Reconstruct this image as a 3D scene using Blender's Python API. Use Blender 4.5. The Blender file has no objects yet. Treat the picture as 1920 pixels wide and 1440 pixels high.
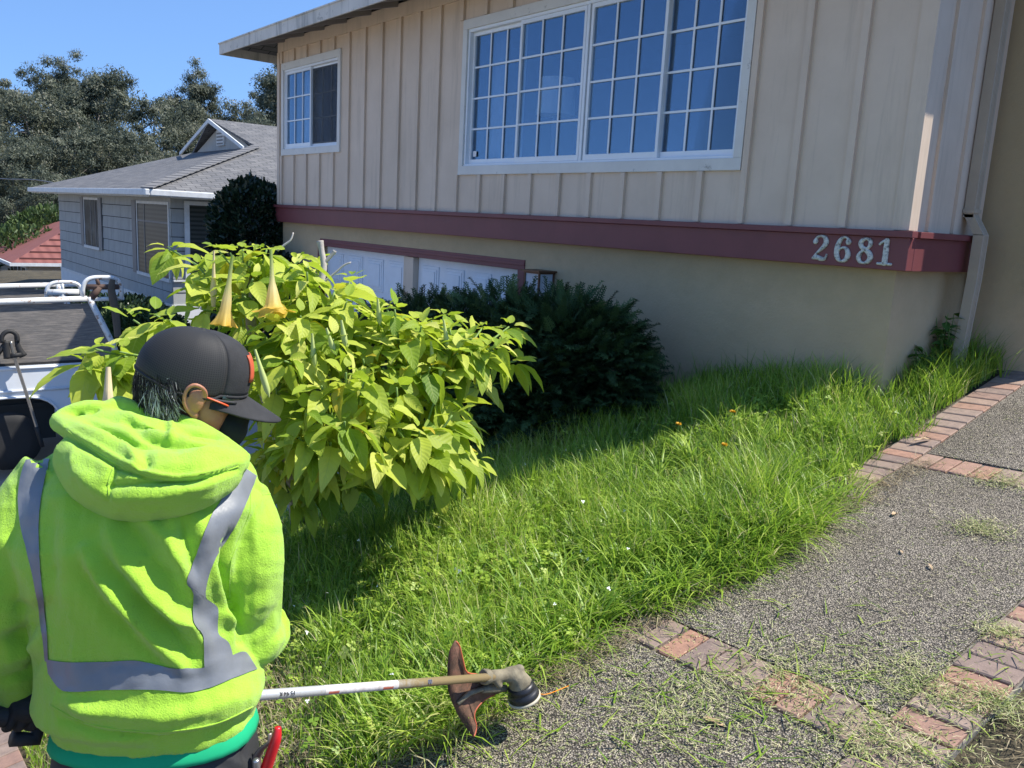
import bpy, math, random
import numpy as np
from mathutils import Vector, Matrix
from mathutils.bvhtree import BVHTree
rng=np.random.default_rng(7); random.seed(7)
sc=bpy.context.scene; COL=sc.collection
# ---------------------------------------------------------------- camera, sky, sun, exposure
# world frame: X along the house front (to the right), Y into the house, Z up; camera above the origin
FP=1589.34
MW=np.array([[.620,.179,-.764],[.783,-.076,.618],[.052,-.981,-.187]])
_u,_s,_v=np.linalg.svd(np.array([[0.61966,0.17898,-0.76417],[0.78313,-0.07566,0.61731],[0.05270,-0.98094,-0.18704]])); MW=_u@_v
CAM=np.array([0,0,1.62])
def P(px,py,d):
    return CAM+MW@(np.array([px-960,py-720,FP])/FP)*d
def PL(px,py,p0,n):
    r=MW@(np.array([px-960,py-720,FP])/FP); n=np.array(n,float)
    return CAM+r*(np.dot(n,np.array(p0,float)-CAM)/np.dot(n,r))
def proj(v):
    c=(np.asarray(v)-CAM)@MW
    return 960+FP*c[...,0]/c[...,2], 720+FP*c[...,1]/c[...,2], c[...,2]
cd=bpy.data.cameras.new("camera"); cam=bpy.data.objects.new("camera",cd); COL.objects.link(cam)
cd.sensor_width=36; cd.lens=36*FP/1920; cd.clip_start=.05; cd.clip_end=2000
R3=MW@np.diag([1,-1,-1]); m4=np.eye(4); m4[:3,:3]=R3; m4[:3,3]=CAM
cam.matrix_world=Matrix(m4.tolist()); sc.camera=cam
SUN_AZ,SUN_EL=34.0,54.5
w=bpy.data.worlds.new("World"); sc.world=w; w.use_nodes=True
nt=w.node_tree; bg=nt.nodes['Background']; sk=nt.nodes.new('ShaderNodeTexSky'); sk.sky_type='NISHITA'; sk.sun_disc=False
sk.sun_elevation=math.radians(SUN_EL); sk.sun_rotation=math.radians(SUN_AZ); sk.air_density=1.1; sk.dust_density=0.05; sk.ozone_density=8
tc=nt.nodes.new('ShaderNodeTexCoord'); va=nt.nodes.new('ShaderNodeVectorMath'); va.operation='ADD'; va.inputs[1].default_value=(0,0,.22)
nt.links.new(tc.outputs['Generated'],va.inputs[0]); nt.links.new(va.outputs[0],sk.inputs[0])
nt.links.new(sk.outputs[0],bg.inputs[0]); bg.inputs[1].default_value=.145
ld=bpy.data.lights.new("sun",'SUN'); ld.energy=4.4; ld.angle=math.radians(.5); ld.color=(1,.95,.87)
lo=bpy.data.objects.new("sun",ld); COL.objects.link(lo)
sd=Vector((math.sin(math.radians(SUN_AZ))*math.cos(math.radians(SUN_EL)),math.cos(math.radians(SUN_AZ))*math.cos(math.radians(SUN_EL)),math.sin(math.radians(SUN_EL))))
lo.rotation_euler=sd.to_track_quat('Z','Y').to_euler(); lo.location=(0,0,30)
vs=sc.view_settings; vs.view_transform='Standard'; vs.look='None'; vs.exposure=.8; vs.gamma=1
sc.render.engine='CYCLES'
# ---------------------------------------------------------------- materials
class MT:
    def __init__(s,name,col=(.5,.5,.5),rough=.7,metal=0,spec=.5):
        s.m=bpy.data.materials.new(name); s.m.use_nodes=True; s.nt=s.m.node_tree; s.b=s.nt.nodes['Principled BSDF']
        s.set('Base Color',(*col,1)); s.set('Roughness',rough); s.set('Metallic',metal); s.set('Specular IOR Level',spec)
    def set(s,k,v):
        if isinstance(v,bpy.types.NodeSocket): s.nt.links.new(v,s.b.inputs[k])
        else: s.b.inputs[k].default_value=v
    def n(s,t,**k):
        a=s.nt.nodes.new(t)
        for q,v in k.items():
            if isinstance(v,bpy.types.NodeSocket): s.nt.links.new(v,a.inputs[q.replace('_',' ')])
            elif q.replace('_',' ') in a.inputs: a.inputs[q.replace('_',' ')].default_value=v
            else: setattr(a,q,v)
        return a
    def co(s,kind='Object'): return s.n('ShaderNodeTexCoord').outputs[kind]
    def mapv(s,v,scale=(1,1,1)):
        a=s.n('ShaderNodeMapping'); s.nt.links.new(v,a.inputs[0]); a.inputs['Scale'].default_value=scale; return a.outputs[0]
    def noise(s,scale=5,detail=4,rough=.6,vec=None):
        a=s.n('ShaderNodeTexNoise'); a.inputs['Scale'].default_value=scale; a.inputs['Detail'].default_value=detail; a.inputs['Roughness'].default_value=rough
        s.nt.links.new(vec if vec is not None else s.co(),a.inputs['Vector']); return a.outputs['Fac']
    def ramp(s,fac,stops):
        a=s.n('ShaderNodeValToRGB'); s.nt.links.new(fac,a.inputs[0]); e=a.color_ramp.elements
        while len(e)<len(stops): e.new(.5)
        for i,(p,c) in enumerate(stops): e[i].position=p; e[i].color=(*c,1) if len(c)==3 else c
        return a.outputs[0]
    def mix(s,f,a,b,mode='MIX'):
        x=s.n('ShaderNodeMix'); x.data_type='RGBA'; x.blend_type=mode
        for i,v in ((0,f),(6,a),(7,b)):
            if isinstance(v,bpy.types.NodeSocket): s.nt.links.new(v,x.inputs[i])
            else: x.inputs[i].default_value=v if i==0 else (*v,1)
        return x.outputs[2]
    def math(s,op,a,b=0):
        x=s.n('ShaderNodeMath'); x.operation=op
        for i,v in ((0,a),(1,b)):
            if isinstance(v,bpy.types.NodeSocket): s.nt.links.new(v,x.inputs[i])
            else: x.inputs[i].default_value=v
        return x.outputs[0]
    def bump(s,h,st=.3,dist=.01):
        x=s.n('ShaderNodeBump'); x.inputs['Strength'].default_value=st; x.inputs['Distance'].default_value=dist
        s.nt.links.new(h,x.inputs['Height']); s.nt.links.new(x.outputs[0],s.b.inputs['Normal']); return s
    def attr(s,name='rnd'):
        a=s.n('ShaderNodeAttribute'); a.attribute_name=name; return a.outputs['Fac']
    def vary(s,c0,c1,scale=3,detail=5,vec=None,lo=.3,hi=.7):
        s.set('Base Color',s.ramp(s.noise(scale,detail,vec=vec),[(lo,c0),(hi,c1)])); return s
    def translucent(s,colsock,amt=.35):
        tr=s.n('ShaderNodeBsdfTranslucent'); mx=s.n('ShaderNodeMixShader'); mx.inputs[0].default_value=amt
        if isinstance(colsock,tuple): tr.inputs[0].default_value=(*colsock,1)
        else: s.nt.links.new(colsock,tr.inputs[0])
        out=s.nt.nodes['Material Output']; s.nt.links.new(s.b.outputs[0],mx.inputs[1]); s.nt.links.new(tr.outputs[0],mx.inputs[2]); s.nt.links.new(mx.outputs[0],out.inputs[0]); return s
def simple(name,col,rough=.6,metal=0,var=.12,scale=8,bump=0,spec=.5,bs=60):
    m=MT(name,col,rough,metal,spec); a=tuple(c*(1-var) for c in col); b=tuple(min(1,c*(1+var)) for c in col)
    m.vary(a,b,scale)
    if bump: m.bump(m.noise(bs,3),bump,.004)
    return m.m
# ---------------------------------------------------------------- object helpers
def link(name,me,mat=None,parent=None,smooth=False):
    o=bpy.data.objects.new(name,me); COL.objects.link(o)
    if mat is not None: me.materials.append(mat)
    if parent is not None: o.parent=parent
    if smooth: me.polygons.foreach_set('use_smooth',np.ones(len(me.polygons),bool))
    return o
def npmesh(name,V,F,mat=None,parent=None,smooth=False,rnd=None,uv=None):
    V=np.asarray(V,np.float32).reshape(-1,3); me=bpy.data.meshes.new(name)
    if parent is not None and hasattr(parent,'wloc'): pass
    F=np.asarray(F)
    if F.dtype!=object and F.ndim==2:
        n,k=F.shape; me.vertices.add(len(V)); me.vertices.foreach_set('co',V.ravel())
        me.loops.add(n*k); me.loops.foreach_set('vertex_index',F.astype(np.int32).ravel())
        me.polygons.add(n); me.polygons.foreach_set('loop_start',np.arange(0,n*k,k,dtype=np.int32))
        me.polygons.foreach_set('loop_total',np.full(n,k,np.int32))
        me.update(calc_edges=True)
    else: me.from_pydata([tuple(map(float,v)) for v in V],[],[tuple(int(i) for i in f) for f in F]); me.update()
    if rnd is not None:
        a=me.attributes.new('rnd','FLOAT','POINT'); a.data.foreach_set('value',np.asarray(rnd,np.float32).ravel())
    if uv is not None:
        l=me.uv_layers.new(name='UVMap'); idx=np.empty(len(me.loops),np.int32); me.loops.foreach_get('vertex_index',idx)
        l.data.foreach_set('uv',np.asarray(uv,np.float32)[idx].ravel())
    return link(name,me,mat,parent,smooth)
class MB:
    """collects boxes, tubes, sheets (world coordinates) into one mesh"""
    def __init__(s): s.V=[]; s.F=[]; s.r=[]
    def add(s,V,F,r=0):
        o=len(s.V); s.V+= [tuple(map(float,v)) for v in V]; s.F+=[tuple(int(i)+o for i in f) for f in F]; s.r+=[r]*len(V); return s
    def box(s,a,b,r=0,bev=0):
        x0,y0,z0=[min(p,q) for p,q in zip(a,b)]; x1,y1,z1=[max(p,q) for p,q in zip(a,b)]
        return s.add([(x0,y0,z0),(x1,y0,z0),(x1,y1,z0),(x0,y1,z0),(x0,y0,z1),(x1,y0,z1),(x1,y1,z1),(x0,y1,z1)],
            [(0,3,2,1),(4,5,6,7),(0,1,5,4),(1,2,6,5),(2,3,7,6),(3,0,4,7)],r)
    def obox(s,c,ax,ay,az,r=0):
        c,ax,ay,az=[np.array(q,float) for q in (c,ax,ay,az)]
        return s.add([c+i*ax+j*ay+k*az for k in (-1,1) for i,j in ((-1,-1),(1,-1),(1,1),(-1,1))],[(0,3,2,1),(4,5,6,7),(0,1,5,4),(1,2,6,5),(2,3,7,6),(3,0,4,7)],r)
    def poly(s,pts,r=0): return s.add(pts,[tuple(range(len(pts)))],r)
    def prism(s,pts,ext,r=0):
        n=len(pts); e=np.array(ext,float); A=[np.array(p,float) for p in pts]
        return s.add(A+[p+e for p in A],[tuple(range(n))[::-1],tuple(range(n,2*n))]+[(i,(i+1)%n,n+(i+1)%n,n+i) for i in range(n)],r)
    def tube(s,pts,rad,k=10,r=0,cap=True,flat=1.0,up=None):
        V,F=tube(pts,rad,k,cap,flat,up); return s.add(V,F,r)
    def lathe(s,c,ax,prof,k=20,r=0):
        c=np.array(c,float); ax=np.array(ax,float); ax/=np.linalg.norm(ax); t=np.array([1,0,0]) if abs(ax[0])<.8 else np.array([0,1,0])
        a=np.cross(ax,t); a/=np.linalg.norm(a); b=np.cross(ax,a); V=[]; F=[]
        for (rr,h) in prof:
            for i in range(k):
                q=2*math.pi*i/k; V.append(c+ax*h+(a*math.cos(q)+b*math.sin(q))*rr)
        for j in range(len(prof)-1):
            for i in range(k): F.append((j*k+i,j*k+(i+1)%k,(j+1)*k+(i+1)%k,(j+1)*k+i))
        F.append(tuple(range(k))[::-1]); F.append(tuple(range((len(prof)-1)*k,len(prof)*k)))
        return s.add(V,F,r)
    def build(s,name,mat,parent=None,smooth=False,bev=0):
        o=npmesh(name,s.V,np.array(s.F,dtype=object),mat,parent,smooth,rnd=s.r)
        if bev:
            b=o.modifiers.new('bevel','BEVEL'); b.width=bev; b.segments=2; b.limit_method='ANGLE'
        return o
def spline(pts,n):
    pts=np.asarray(pts,float)
    if len(pts)<3: t=np.linspace(0,1,n)[:,None]; return pts[0]*(1-t)+pts[-1]*t
    t=np.linspace(0,len(pts)-1,n); out=[]
    for q in t:
        i=min(int(q),len(pts)-2); f=q-i; p0=pts[max(i-1,0)];p1=pts[i];p2=pts[i+1];p3=pts[min(i+2,len(pts)-1)]
        out.append(.5*((2*p1)+(-p0+p2)*f+(2*p0-5*p1+4*p2-p3)*f*f+(-p0+3*p1-3*p2+p3)*f**3))
    return np.array(out)
def tube(pts,rad,k=10,cap=True,flat=1.0,up=None):
    pts=np.asarray(pts,float); n=len(pts); rad=np.broadcast_to(np.asarray(rad,float),(n,)) if np.ndim(rad)==0 or len(rad)==n else np.interp(np.linspace(0,1,n),np.linspace(0,1,len(rad)),rad)
    T=np.gradient(pts,axis=0); T/=np.linalg.norm(T,axis=1)[:,None]+1e-9
    u=np.array(up,float) if up is not None else (np.array([0,0,1.]) if abs(T[0][2])<.9 else np.array([1.,0,0]))
    V=[]
    for i in range(n):
        a=np.cross(u,T[i]); a/=np.linalg.norm(a)+1e-9; b=np.cross(T[i],a); u=b if up is None else u
        for j in range(k):
            q=2*math.pi*j/k; V.append(pts[i]+rad[i]*(a*math.cos(q)+b*math.sin(q)*flat))
    F=[(i*k+j,i*k+(j+1)%k,(i+1)*k+(j+1)%k,(i+1)*k+j) for i in range(n-1) for j in range(k)]
    if cap: F+= [tuple(range(k))[::-1],tuple(range((n-1)*k,n*k))]
    return V,F
def empty(name,loc=(0,0,0)):
    # identity transform with a display offset keeps the parts' world coordinates
    o=bpy.data.objects.new(name,None); COL.objects.link(o); o.empty_display_size=.1; o.location=loc; return o
def tag(o,label=None,cat=None,group=None,kind=None):
    if label: o['label']=label
    if cat: o['category']=cat
    if group: o['group']=group
    if kind: o['kind']=kind
    return o
def adopt(root):
    """parts were built in world coordinates: keep them there under a root that stands at the thing's base"""
    inv=Matrix.Translation(root.location).inverted()
    for c in root.children: c.matrix_parent_inverse=inv
def copy_tree(o,parent=None):
    c=o.copy(); COL.objects.link(c); c.parent=parent
    for ch in o.children: copy_tree(ch,c)
    return c
def evalmesh(o):
    dg=bpy.context.evaluated_depsgraph_get(); me=bpy.data.meshes.new_from_object(o.evaluated_get(dg)); return me
def remesh(parts,voxel,smooth=6,fac=.5):
    V=[];F=[]
    for v,f in parts:
        o=len(V); V+=[tuple(map(float,q)) for q in v]; F+=[tuple(int(i)+o for i in g) for g in f]
    me=bpy.data.meshes.new('tmp'); me.from_pydata(V,[],F); o=bpy.data.objects.new('tmp',me); COL.objects.link(o)
    r=o.modifiers.new('r','REMESH'); r.mode='VOXEL'; r.voxel_size=voxel
    if smooth: q=o.modifiers.new('s','SMOOTH'); q.factor=fac; q.iterations=smooth
    out=evalmesh(o); bpy.data.objects.remove(o); out.materials.clear(); return out
def ball(c,r,k=16,R=None):
    r=np.broadcast_to(np.array(r,float),(3,)); V=[];n=k//2
    for i in range(n+1):
        a=math.pi*i/n
        for j in range(k):
            b=2*math.pi*j/k; v=np.array([math.sin(a)*math.cos(b),math.sin(a)*math.sin(b),math.cos(a)])*r
            if R is not None: v=R@v
            V.append(np.array(c)+v)
    F=[(i*k+j,i*k+(j+1)%k,(i+1)*k+(j+1)%k,(i+1)*k+j) for i in range(n) for j in range(k)]
    return V,[f[::-1] for f in F]
def scatter(name,tv,tf,tuv,pos,fwd,up,scale,mat,parent=None,rnd=None,smooth=True):
    """many copies of one leaf template: template x = side, y = along the leaf, z = its normal"""
    tv=np.asarray(tv,float); tf=np.asarray(tf,int); N=len(pos)
    f=fwd/np.linalg.norm(fwd,axis=1)[:,None]; s=np.cross(f,up); s/=np.linalg.norm(s,axis=1)[:,None]+1e-9; u=np.cross(s,f)
    sc3=np.asarray(scale,float); sc3=np.repeat(sc3[:,None],3,1) if sc3.ndim==1 else sc3
    V=pos[:,None,:]+(tv[None,:,0:1]*sc3[:,None,0:1])*s[:,None,:]+(tv[None,:,1:2]*sc3[:,None,1:2])*f[:,None,:]+(tv[None,:,2:3]*sc3[:,None,2:3])*u[:,None,:]
    F=tf[None]+np.arange(N)[:,None,None]*len(tv)
    r=np.repeat(rnd if rnd is not None else rng.random(N),len(tv)); uv=np.tile(np.asarray(tuv),(N,1)) if tuv is not None else None
    return npmesh(name,V.reshape(-1,3),F.reshape(-1,tf.shape[1]),mat,parent,smooth,rnd=r,uv=uv)
def ribbons(name,base,ang,L,W,lean,bend,mat,parent=None,seg=3,rnd=None,twist=None,kind=None):
    N=len(base); th=lean.copy(); p=base.astype(float).copy(); d=np.stack([np.cos(ang),np.sin(ang)],1)
    sa=ang+np.pi/2+(twist if twist is not None else rng.normal(0,.6,N)); s=np.stack([np.cos(sa),np.sin(sa),np.zeros(N)],1)
    V=np.zeros((N,2*(seg+1),3))
    for i in range(seg+1):
        t=i/seg; w=(W*(1-t**1.6)*.5+W*.03)[:,None]
        V[:,2*i]=p-s*w; V[:,2*i+1]=p+s*w
        st=(L/seg); p=p+np.stack([d[:,0]*np.sin(th)*st,d[:,1]*np.sin(th)*st,np.cos(th)*st],1); th=th+bend/seg
    q=np.array([[2*i,2*i+1,2*i+3,2*i+2] for i in range(seg)]); F=q[None]+np.arange(N)[:,None,None]*2*(seg+1)
    r=np.repeat(rnd if rnd is not None else rng.random(N),2*(seg+1))
    return npmesh(name,V.reshape(-1,3),F.reshape(-1,4),mat,parent,True,rnd=r)
def sstep(a,b,x): t=np.clip((x-a)/(b-a),0,1); return t*t*(3-2*t)
_ph=rng.random((6,4))*6.28
def vnoise(x,y,s=1.):
    r=0
    for i in range(6):
        k=s*(1+.7*i); r=r+np.sin(x*k*math.cos(i*1.3)+y*k*math.sin(i*1.3)+_ph[i,0])*np.cos(y*k*math.cos(i*2.1)-x*k*math.sin(i*2.1)+_ph[i,1])/(1+.5*i)
    return r/2.
def G(x,y):  # the sloping garden path's plane
    return .12+.165*(y-2.5)+.06*(x+1.85)+.08*np.maximum(y-4.7,0)
def H(x,y):  # terrain
    x=np.asarray(x,float); y=np.asarray(y,float); yc=np.clip(y,-3,6.4); xc=np.clip(x,-9,2.5)
    z=G(xc,yc)-.10*np.maximum(-2.12-xc,0)
    z=z+.10*sstep(-2.35,-2.8,x)*sstep(3.5,5,y)+.12*np.exp(-((x+3.4)/.75)**2)*sstep(1.2,2.6,y)
    z=np.where((x>-2.36)&(y<6.2),G(xc,yc)-.05,z)
    z=np.where(x>-.93,G(xc,yc)-.035+.03*vnoise(x,y,5),z)
    zd=-1.02-.20*np.clip(5-yc,0,8)
    t=sstep(-4.9,-6.4,x); z=z*(1-t)+zd*t
    z=np.where(x<-9,zd-.0*x,z)
    far=sstep(-34,-60,x); z=z*(1-far)+(-5.)*far
    far2=sstep(-70,-160,x); z=z+far2*10
    b=sstep(8,20,np.abs(y))*(x>-12); z=z*(1-b)+(-1.5)*b
    return z
# ================================================================ SETTING
m=MT('soil',(.05,.038,.022),.95); m.set('Base Color',m.ramp(m.noise(3,8,.7),[(.3,(.028,.024,.012)),(.55,(.075,.06,.032)),(.8,(.13,.11,.06))])); m.bump(m.noise(30,6),.8,.02); cq=m.n('ShaderNodeSeparateXYZ'); m.nt.links.new(m.co(),cq.inputs[0]); far=m.ramp(m.math('MULTIPLY',m.math('ADD',cq.outputs[1],2.6),-1.),[(.0,(0,0,0)),(.6,(1,1,1))]); m.set('Base Color',m.mix(far,m.ramp(m.noise(3,8,.7),[(.3,(.028,.024,.012)),(.55,(.075,.06,.032)),(.8,(.13,.11,.06))]),(.34,.29,.21))); M_soil=m.m  # ground towards the street lightened to bounce warm light onto the facade
nx=np.concatenate([np.linspace(-300,-40,30),np.linspace(-38,-10,40)[:-1],np.linspace(-10,3,131),np.linspace(4,120,20)])
ny=np.concatenate([np.linspace(-150,-12,14),np.linspace(-10,-1,16),np.linspace(-.8,8,89),np.linspace(9,40,20),np.linspace(50,300,20)])
gx,gy=np.meshgrid(nx,ny,indexing='ij'); gz=H(gx,gy)+.012*vnoise(gx,gy,6)
ii,jj=np.meshgrid(np.arange(len(nx)-1),np.arange(len(ny)-1),indexing='ij'); a0=(ii*len(ny)+jj).ravel()
tag(npmesh('ground',np.stack([gx,gy,gz],-1).reshape(-1,3),np.stack([a0,a0+len(ny),a0+len(ny)+1,a0+1],1),M_soil,smooth=True),kind='structure')
# exposed aggregate slabs
m=MT('aggregate',(.3,.28,.25),.75); v=m.n('ShaderNodeTexVoronoi'); v.inputs['Scale'].default_value=150; m.nt.links.new(m.co(),v.inputs['Vector'])
cc=m.ramp(v.outputs['Color'],[(.1,(.17,.145,.115)),(.45,(.34,.295,.235)),(.75,(.50,.435,.345)),(.97,(.72,.64,.50))]); dk=m.ramp(v.outputs['Distance'],[(.3,(1,1,1)),(.62,(.16,.15,.14))])
cc=m.mix(1,cc,dk,'MULTIPLY'); st=m.ramp(m.noise(1.6,6,.7),[(.3,(.60,.58,.52)),(.65,(1,1,1))]); cc=m.mix(1,cc,st,'MULTIPLY')
m.set('Base Color',cc); inv=m.math('MULTIPLY',v.outputs['Distance'],-1.); m.bump(inv,.9,.006); M_agg=m.m
def slab(name,x0,x1,y0,y1,mat,dz=0,th=.06,n=(8,24),wob=.004):
    X=np.linspace(x0,x1,n[0]);Y=np.linspace(y0,y1,n[1]);a,b=np.meshgrid(X,Y,indexing='ij')
    z=G(a,b)+dz+wob*vnoise(a,b,2); top=np.stack([a,b,z],-1).reshape(-1,3); k=n[1]
    i,j=np.meshgrid(np.arange(n[0]-1),np.arange(n[1]-1),indexing='ij'); c=(i*k+j).ravel(); F=[tuple(q) for q in np.stack([c,c+k,c+k+1,c+1],1)]
    V=list(top); ring=[(q,0) for q in range(n[0])]+[(n[0]-1,q) for q in range(1,k)]+[(q,k-1) for q in range(n[0]-2,-1,-1)]+[(0,q) for q in range(k-2,0,-1)]
    s=len(V); idx=[a_*k+b_ for a_,b_ in ring]; V+=[V[q]-np.array([0,0,th]) for q in idx]; L=len(idx)
    F+=[(idx[q],s+q,s+(q+1)%L,idx[(q+1)%L]) for q in range(L)]
    return tag(npmesh(name,V,np.array(F,dtype=object),mat),kind='structure')
for y0,y1 in ((-2.2,.22),(.44,2.285),(2.50,4.50),(4.73,6.4)): slab('path',-2.12,-1.115,y0,y1,M_agg)
slab('path',-3.0,-3.0+.001,-9,-8.9,M_agg) if 0 else None
m=MT('brick',(.3,.15,.1),.85); cr=m.ramp(m.attr(),[(0,(.20,.145,.125)),(.3,(.26,.19,.155)),(.6,(.31,.23,.18)),(.85,(.35,.19,.13)),(1,(.25,.175,.145))])
nz=m.noise(22,8,.78); cc=m.mix(.55,cr,m.ramp(nz,[(.3,(.45,.45,.45)),(.62,(1.25,1.2,1.15))]),'MULTIPLY'); m.set('Base Color',cc); m.bump(m.noise(120,4),.5,.003); M_brick=m.m
m=MT('mortar',(.2,.18,.15),.95); m.vary((.10,.09,.07),(.26,.24,.2),14); m.bump(m.noise(90,4),.6,.004); M_mort=m.m
def bricks(boxes,z0=0):
    b=MB()
    for x0,x1,y0,y1 in boxes:
        g=.004; dz=rng.normal(0,.0018); tx,ty=rng.normal(0,.01,2); xm,ym=(x0+x1)/2,(y0+y1)/2
        pt=lambda x,y,d:(x,y,float(G(x,y))+z0+dz+tx*(x-xm)+ty*(y-ym)+d)
        q=[(x0+g,y0+g),(x1-g,y0+g),(x1-g,y1-g),(x0+g,y1-g)]; c=.005; qi=[(x0+g+c,y0+g+c),(x1-g-c,y0+g+c),(x1-g-c,y1-g-c),(x0+g+c,y1-g-c)]
        V=[pt(*p,-.05) for p in q]+[pt(*p,0) for p in q]+[pt(*p,.004) for p in qi]
        b.add(V,[(0,1,5,4),(1,2,6,5),(2,3,7,6),(3,0,4,7),(4,5,9,8),(5,6,10,9),(6,7,11,10),(7,4,8,11),(8,9,10,11)],rng.random())
    return b
bb=[]; 
for yy in (.23,2.295,4.51):
    x=-2.115
    while x<-1.12: bb.append((x,x+.1,yy,yy+.2)); x+=.1015
y=-2.2
while y<6.35:
    bb.append((-1.108,-.905,y,y+.1)); 
    if y>4.0: bb.append((-2.335,-2.128,y,y+.1))
    y+=.1015
o=bricks(bb).build('path_bricks',M_brick); tag(o,kind='structure')
slab('mortar_bed',-2.125,-.903,-2.2,6.39,M_mort,dz=-.012,th=.1,n=(12,60)); slab('mortar_bed',-2.345,-2.126,3.98,6.39,M_mort,dz=-.012,th=.1,n=(4,30))
# brick edging at the lower end of the lawn
b=MB()
def HZ(x,y): return float(H(x,y))
YE=.5*(PL(10,1312,(0,0,-.36),(0,0,1))[1]+PL(36,1406,(0,0,-.36),(0,0,1))[1])
for k in range(34):
    x0=-5.6+k*.1015; y0=YE-.2; z=HZ(x0+.05,y0+.1)+.05; sx=(HZ(x0+.1,y0)-HZ(x0,y0))/.1; sy=(HZ(x0,y0+.2)-HZ(x0,y0))/.2
    b.obox(np.array([x0+.05,y0+.1,z-.03]),np.array([1,0,sx])*.0475,np.array([0,1,sy])*.098,(0,0,.03),rng.random())
tag(b.build('edging_bricks',M_brick,bev=.004),kind='structure')
# driveway and street
M_conc=MT('driveway_concrete',(.3,.29,.27),.85); M_conc.vary((.30,.28,.25),(.40,.37,.33),1.5); M_conc.bump(M_conc.noise(60,4),.3,.004)
def sheet(name,x0,x1,y0,y1,mat,dz,n=30):
    a,b=np.meshgrid(np.linspace(x0,x1,n),np.linspace(y0,y1,n),indexing='ij'); z=H(a,b)+dz; i,j=np.meshgrid(np.arange(n-1),np.arange(n-1),indexing='ij'); c=(i*n+j).ravel()
    return tag(npmesh(name,np.stack([a,b,z],-1).reshape(-1,3),np.stack([c,c+n,c+n+1,c+1],1),mat,smooth=True),kind='structure')
sheet('driveway',-14,-6.5,-3,5.3,M_conc.m,.02)
sheet('sidewalk',-60,3,-4.6,-3.05,M_conc.m,.03,60)
M_asph=simple('bounce_toned_street',(.38,.34,.28),.9,var=.15,scale=3,bump=.4,bs=80); sheet('street',-70,12,-14,-4.7,M_asph,-.08+.09,60)  # street tone kept pale and warm to bounce sunlight onto the shaded front

# ================================================================ MAIN HOUSE
def paint(name,a,b,sc=2.5,rough=.6,grain=True,dirt=None,streak=None):
    m=MT(name,a,rough); c=m.ramp(m.noise(sc,6,.65),[(.3,a),(.7,b)])
    if streak: c=m.mix(m.ramp(m.noise(1,5,.7,vec=m.mapv(m.co(),(9,9,.7))),[(.52,(0,0,0)),(.72,(1,1,1))]),c,streak)
    if dirt: c=m.mix(m.ramp(m.noise(7,8,.75),[(.6,(0,0,0)),(.68,(1,1,1))]),c,dirt)
    m.set('Base Color',c)
    if grain: m.bump(m.noise(1,4,.6,vec=m.mapv(m.co(),(160,160,12))),.12,.004)
    return m.m
M_board=paint('siding_paint',(.58,.46,.345),(.66,.53,.405),2,streak=(.50,.40,.30))
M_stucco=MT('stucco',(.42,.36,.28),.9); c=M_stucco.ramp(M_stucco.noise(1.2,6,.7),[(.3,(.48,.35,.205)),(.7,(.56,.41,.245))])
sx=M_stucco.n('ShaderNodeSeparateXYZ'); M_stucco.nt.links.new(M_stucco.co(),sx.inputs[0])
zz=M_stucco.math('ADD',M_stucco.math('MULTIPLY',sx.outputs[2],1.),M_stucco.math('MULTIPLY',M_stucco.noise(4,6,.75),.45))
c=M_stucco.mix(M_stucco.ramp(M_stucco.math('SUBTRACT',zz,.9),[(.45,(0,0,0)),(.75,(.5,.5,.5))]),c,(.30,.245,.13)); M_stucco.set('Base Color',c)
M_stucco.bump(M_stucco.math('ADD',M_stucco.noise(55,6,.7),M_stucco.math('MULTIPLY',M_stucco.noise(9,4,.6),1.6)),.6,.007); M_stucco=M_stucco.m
M_mar=paint('maroon_paint',(.145,.036,.038),(.18,.046,.048),3,.5)
M_white=paint('window_paint',(.66,.67,.66),(.76,.77,.76),4,.45,grain=False)
M_case=paint('casing_paint',(.60,.58,.53),(.68,.66,.60),4,.55,dirt=(.33,.31,.27))
M_vinyl=simple('white_vinyl',(.74,.77,.79),.35,var=.03)
M_fascia=paint('fascia_paint',(.48,.46,.41),(.60,.57,.51),3,.7,streak=(.20,.20,.185),dirt=(.24,.24,.21))
M_soffit=paint('soffit_paint',(.30,.27,.27),(.36,.33,.32),3,.8)
m=MT('glass',(.02,.03,.05),.03); gl=m.n('ShaderNodeBsdfGlossy'); gl.inputs['Roughness'].default_value=.02; gl.inputs['Color'].default_value=(.60,.73,.88,1)
tr=m.n('ShaderNodeBsdfTransparent'); tr.inputs[0].default_value=(.80,.86,.9,1); mx=m.n('ShaderNodeMixShader'); lw=m.n('ShaderNodeLayerWeight'); lw.inputs[0].default_value=.35
f=m.math('ADD',m.math('MULTIPLY',lw.outputs['Fresnel'],.34),.09); nw=m.n('ShaderNodeBump'); nw.inputs['Strength'].default_value=.02; m.nt.links.new(m.noise(.9,2),nw.inputs['Height']); m.nt.links.new(nw.outputs[0],gl.inputs['Normal'])
m.nt.links.new(f,mx.inputs[0]); m.nt.links.new(tr.outputs[0],mx.inputs[1]); m.nt.links.new(gl.outputs[0],mx.inputs[2]); m.nt.links.new(mx.outputs[0],m.nt.nodes['Material Output'].inputs[0]); M_glass=m.m
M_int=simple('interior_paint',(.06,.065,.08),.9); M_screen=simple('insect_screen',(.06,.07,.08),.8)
YB,YBAND,YCAP,YS=5.19,5.146,5.118,5.225; XL,XR=-12.07,-2.645
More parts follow.
